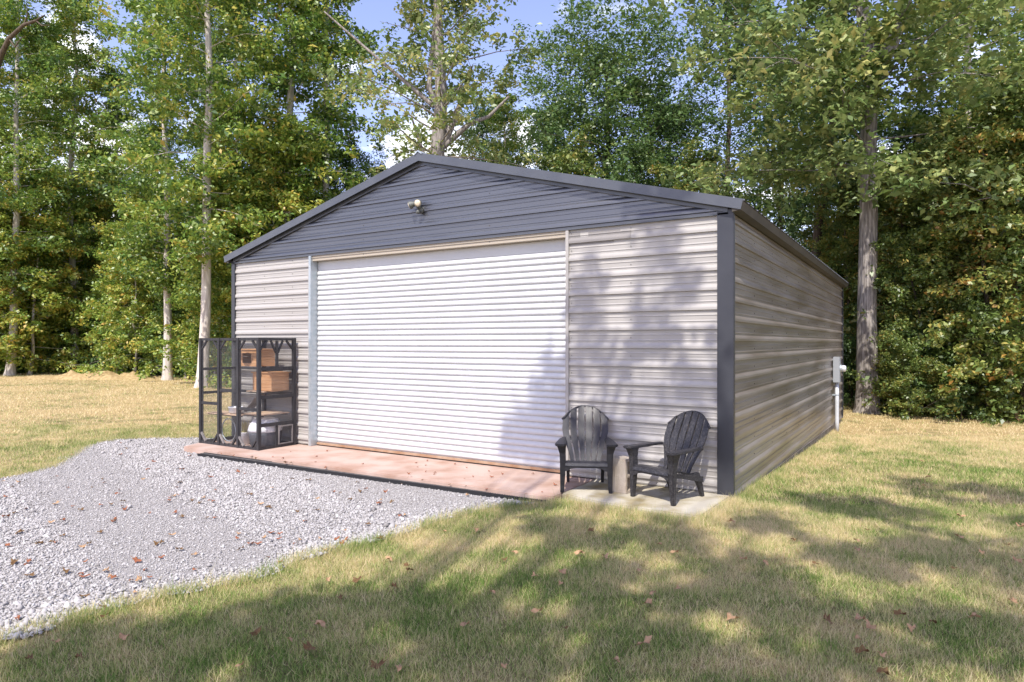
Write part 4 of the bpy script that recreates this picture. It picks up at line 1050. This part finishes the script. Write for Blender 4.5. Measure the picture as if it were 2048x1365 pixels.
# longer tufts along the pad, the wall foot and the gravel edge
tx_, ty_ = [], []
r7 = np.random.default_rng(77)
def line(a, b, n, sp):
    t = r7.random(n); tx_.append(a[0]+(b[0]-a[0])*t+r7.normal(0, sp, n)); ty_.append(a[1]+(b[1]-a[1])*t+r7.normal(0, sp, n))
line((-1.95, -1.2), (-.05, -1.3), 6000, .07); line((-.02, -1.25), (.08, -.1), 6000, .07); line((.08, -.1), (.1, 3), 2500, .06); line((.08, 3), (.1, 12), 3000, .08)
for a, b in zip(GRAVEL[0:10], GRAVEL[1:11]): line(a, b, 900, .06)
for a, b in zip(GRAVEL[15:24], GRAVEL[16:25]): line(a, b, 900, .06)
x = np.concatenate(tx_); y = np.concatenate(ty_); k = ~inpoly(x, y, SLAB); x, y = x[k], y[k]
grass('edge_grass', x, y, .085, .005, 5, 'longer unmown grass along the pad, wall foot and gravel edge')

# ------------------------------------------------------------------ fallen leaves
def dead_leaf(name, mt, seed, size):
    r = random.Random(seed); n = 15; V = [(0, 0, .012)]; F = []
    for k in range(n):
        a = 2*math.pi*k/n; lobe = 1 if k % 3 == 0 else (.66 if k % 3 == 1 else .78)
        q = size*.5*lobe*r.uniform(.8, 1.15)
        V.append((q*math.cos(a), q*math.sin(a)*.62, .002+.95*q*abs(math.sin(a+seed))**1.5*r.uniform(.3, 1.0)))
    for k in range(n): F.append((0, 1+k, 1+(k+1) % n))
    V += [(-size*.45, -.002, .01), (-size*.45, .002, .01), (-size*.95, .001, .02)]; F.append((n+1, n+2, n+3))
    return mesh_obj(name, V, F, mt)
def leaf_set(spots, mts, label, group, size, seed, name='fallen_leaf', zfun=None):
    base = [dead_leaf(name, mts[i % len(mts)], seed+i, size) for i in range(4)]; used = [False]*4; r = random.Random(seed)
    for (x, y) in spots:
        i = r.randrange(4); o = base[i].copy() if used[i] else base[i]
        if used[i]: COL.objects.link(o)
        used[i] = True
        o.location = (x, y, zfun(x, y)); o.rotation_euler = (r.uniform(-.3, .3), r.uniform(-.3, .3), r.uniform(0, 6.28)); s = r.uniform(.6, 1.25); o.scale = (s, s, s)
        tag(o, label, 'leaf', group)
    for i in range(4):
        if not used[i]: bpy.data.objects.remove(base[i])
r8 = random.Random(12)
gp = [(610, 1045), (200, 1067), (270, 1188), (205, 1218), (35, 1240), (430, 983), (650, 1103), (560, 1127), (235, 990), (245, 1015), (300, 1028), (350, 1028), (420, 1003), (585, 960), (490, 949), (700, 960), (720, 985), (775, 1050), (12, 1036), (80, 1091), (170, 1198), (520, 1010), (640, 1080), (590, 1090)]
spots = []
for u, v in gp: g = gpx(u, v, -.06); spots.append((g.x, g.y))
while len(spots) < 150:
    u, v = r8.uniform(0, 1000), r8.uniform(885, 1180); g = gpx(u, v, -.06)
    if bool(inpoly(np.array([g.x]), np.array([g.y]), GRAVEL)[0]): spots.append((g.x, g.y))
leaf_set(spots, [M['deadleaf_red'], M['deadleaf_red'], M['deadleaf_dark'], M['deadleaf_tan']], 'curled reddish-brown dead leaf on the grey gravel', 'dead leaves on the gravel', .075, 900, zfun=lambda x, y: -.052)
gp = [(930, 1262), (1295, 1218), (1160, 1116), (1010, 1128), (715, 1170), (655, 1168), (1290, 1300), (1075, 1235), (1010, 1345), (755, 1345), (640, 1262), (1585, 1100), (1715, 1115), (1720, 1250), (1655, 1253), (1740, 1265), (1800, 1240), (2035, 1130), (2015, 1098), (1530, 1140), (1630, 1142), (620, 1310), (480, 1345), (1350, 1118), (985, 1195), (890, 1070), (820, 1150), (60, 1330), (110, 1295), (1790, 1016), (2040, 1060)]
spots = []
for u, v in gp: g = gpx(u, v); spots.append((g.x, g.y))
while len(spots) < 75:
    u, v = r8.uniform(0, 2048), r8.uniform(900, 1365); g = gpx(u, v)
    if bool(lawn_ok(np.array([g.x]), np.array([g.y]))[0]): spots.append((g.x, g.y))
leaf_set(spots, [M['deadleaf_tan'], M['deadleaf_tan'], M['deadleaf_dark'], M['deadleaf_tan']], 'dry brown leaf lying on the lawn grass', 'dead leaves on the lawn', .095, 930, zfun=lambda x, y: float(gz(x, y))+.032)
spots = [(x, y) for x, y in [(r8.uniform(-7.3, -1.8), r8.uniform(-1.15, -.1)) for _ in range(26)]]
leaf_set(spots, [M['deadleaf_red']], 'small red-brown leaf on the concrete apron', 'dead leaves on the apron', .05, 960, zfun=lambda x, y: .033)
spots = [(-8.1+6.3*t+r8.uniform(-.05, .05), -1.27+.18*t+r8.uniform(-.05, .05)) for t in [r8.random() for _ in range(24)]]
leaf_set(spots, [M['deadleaf_red'], M['deadleaf_dark']], 'brown leaf caught on the black channel drain', 'dead leaves on the drain', .06, 980, zfun=lambda x, y: .01)
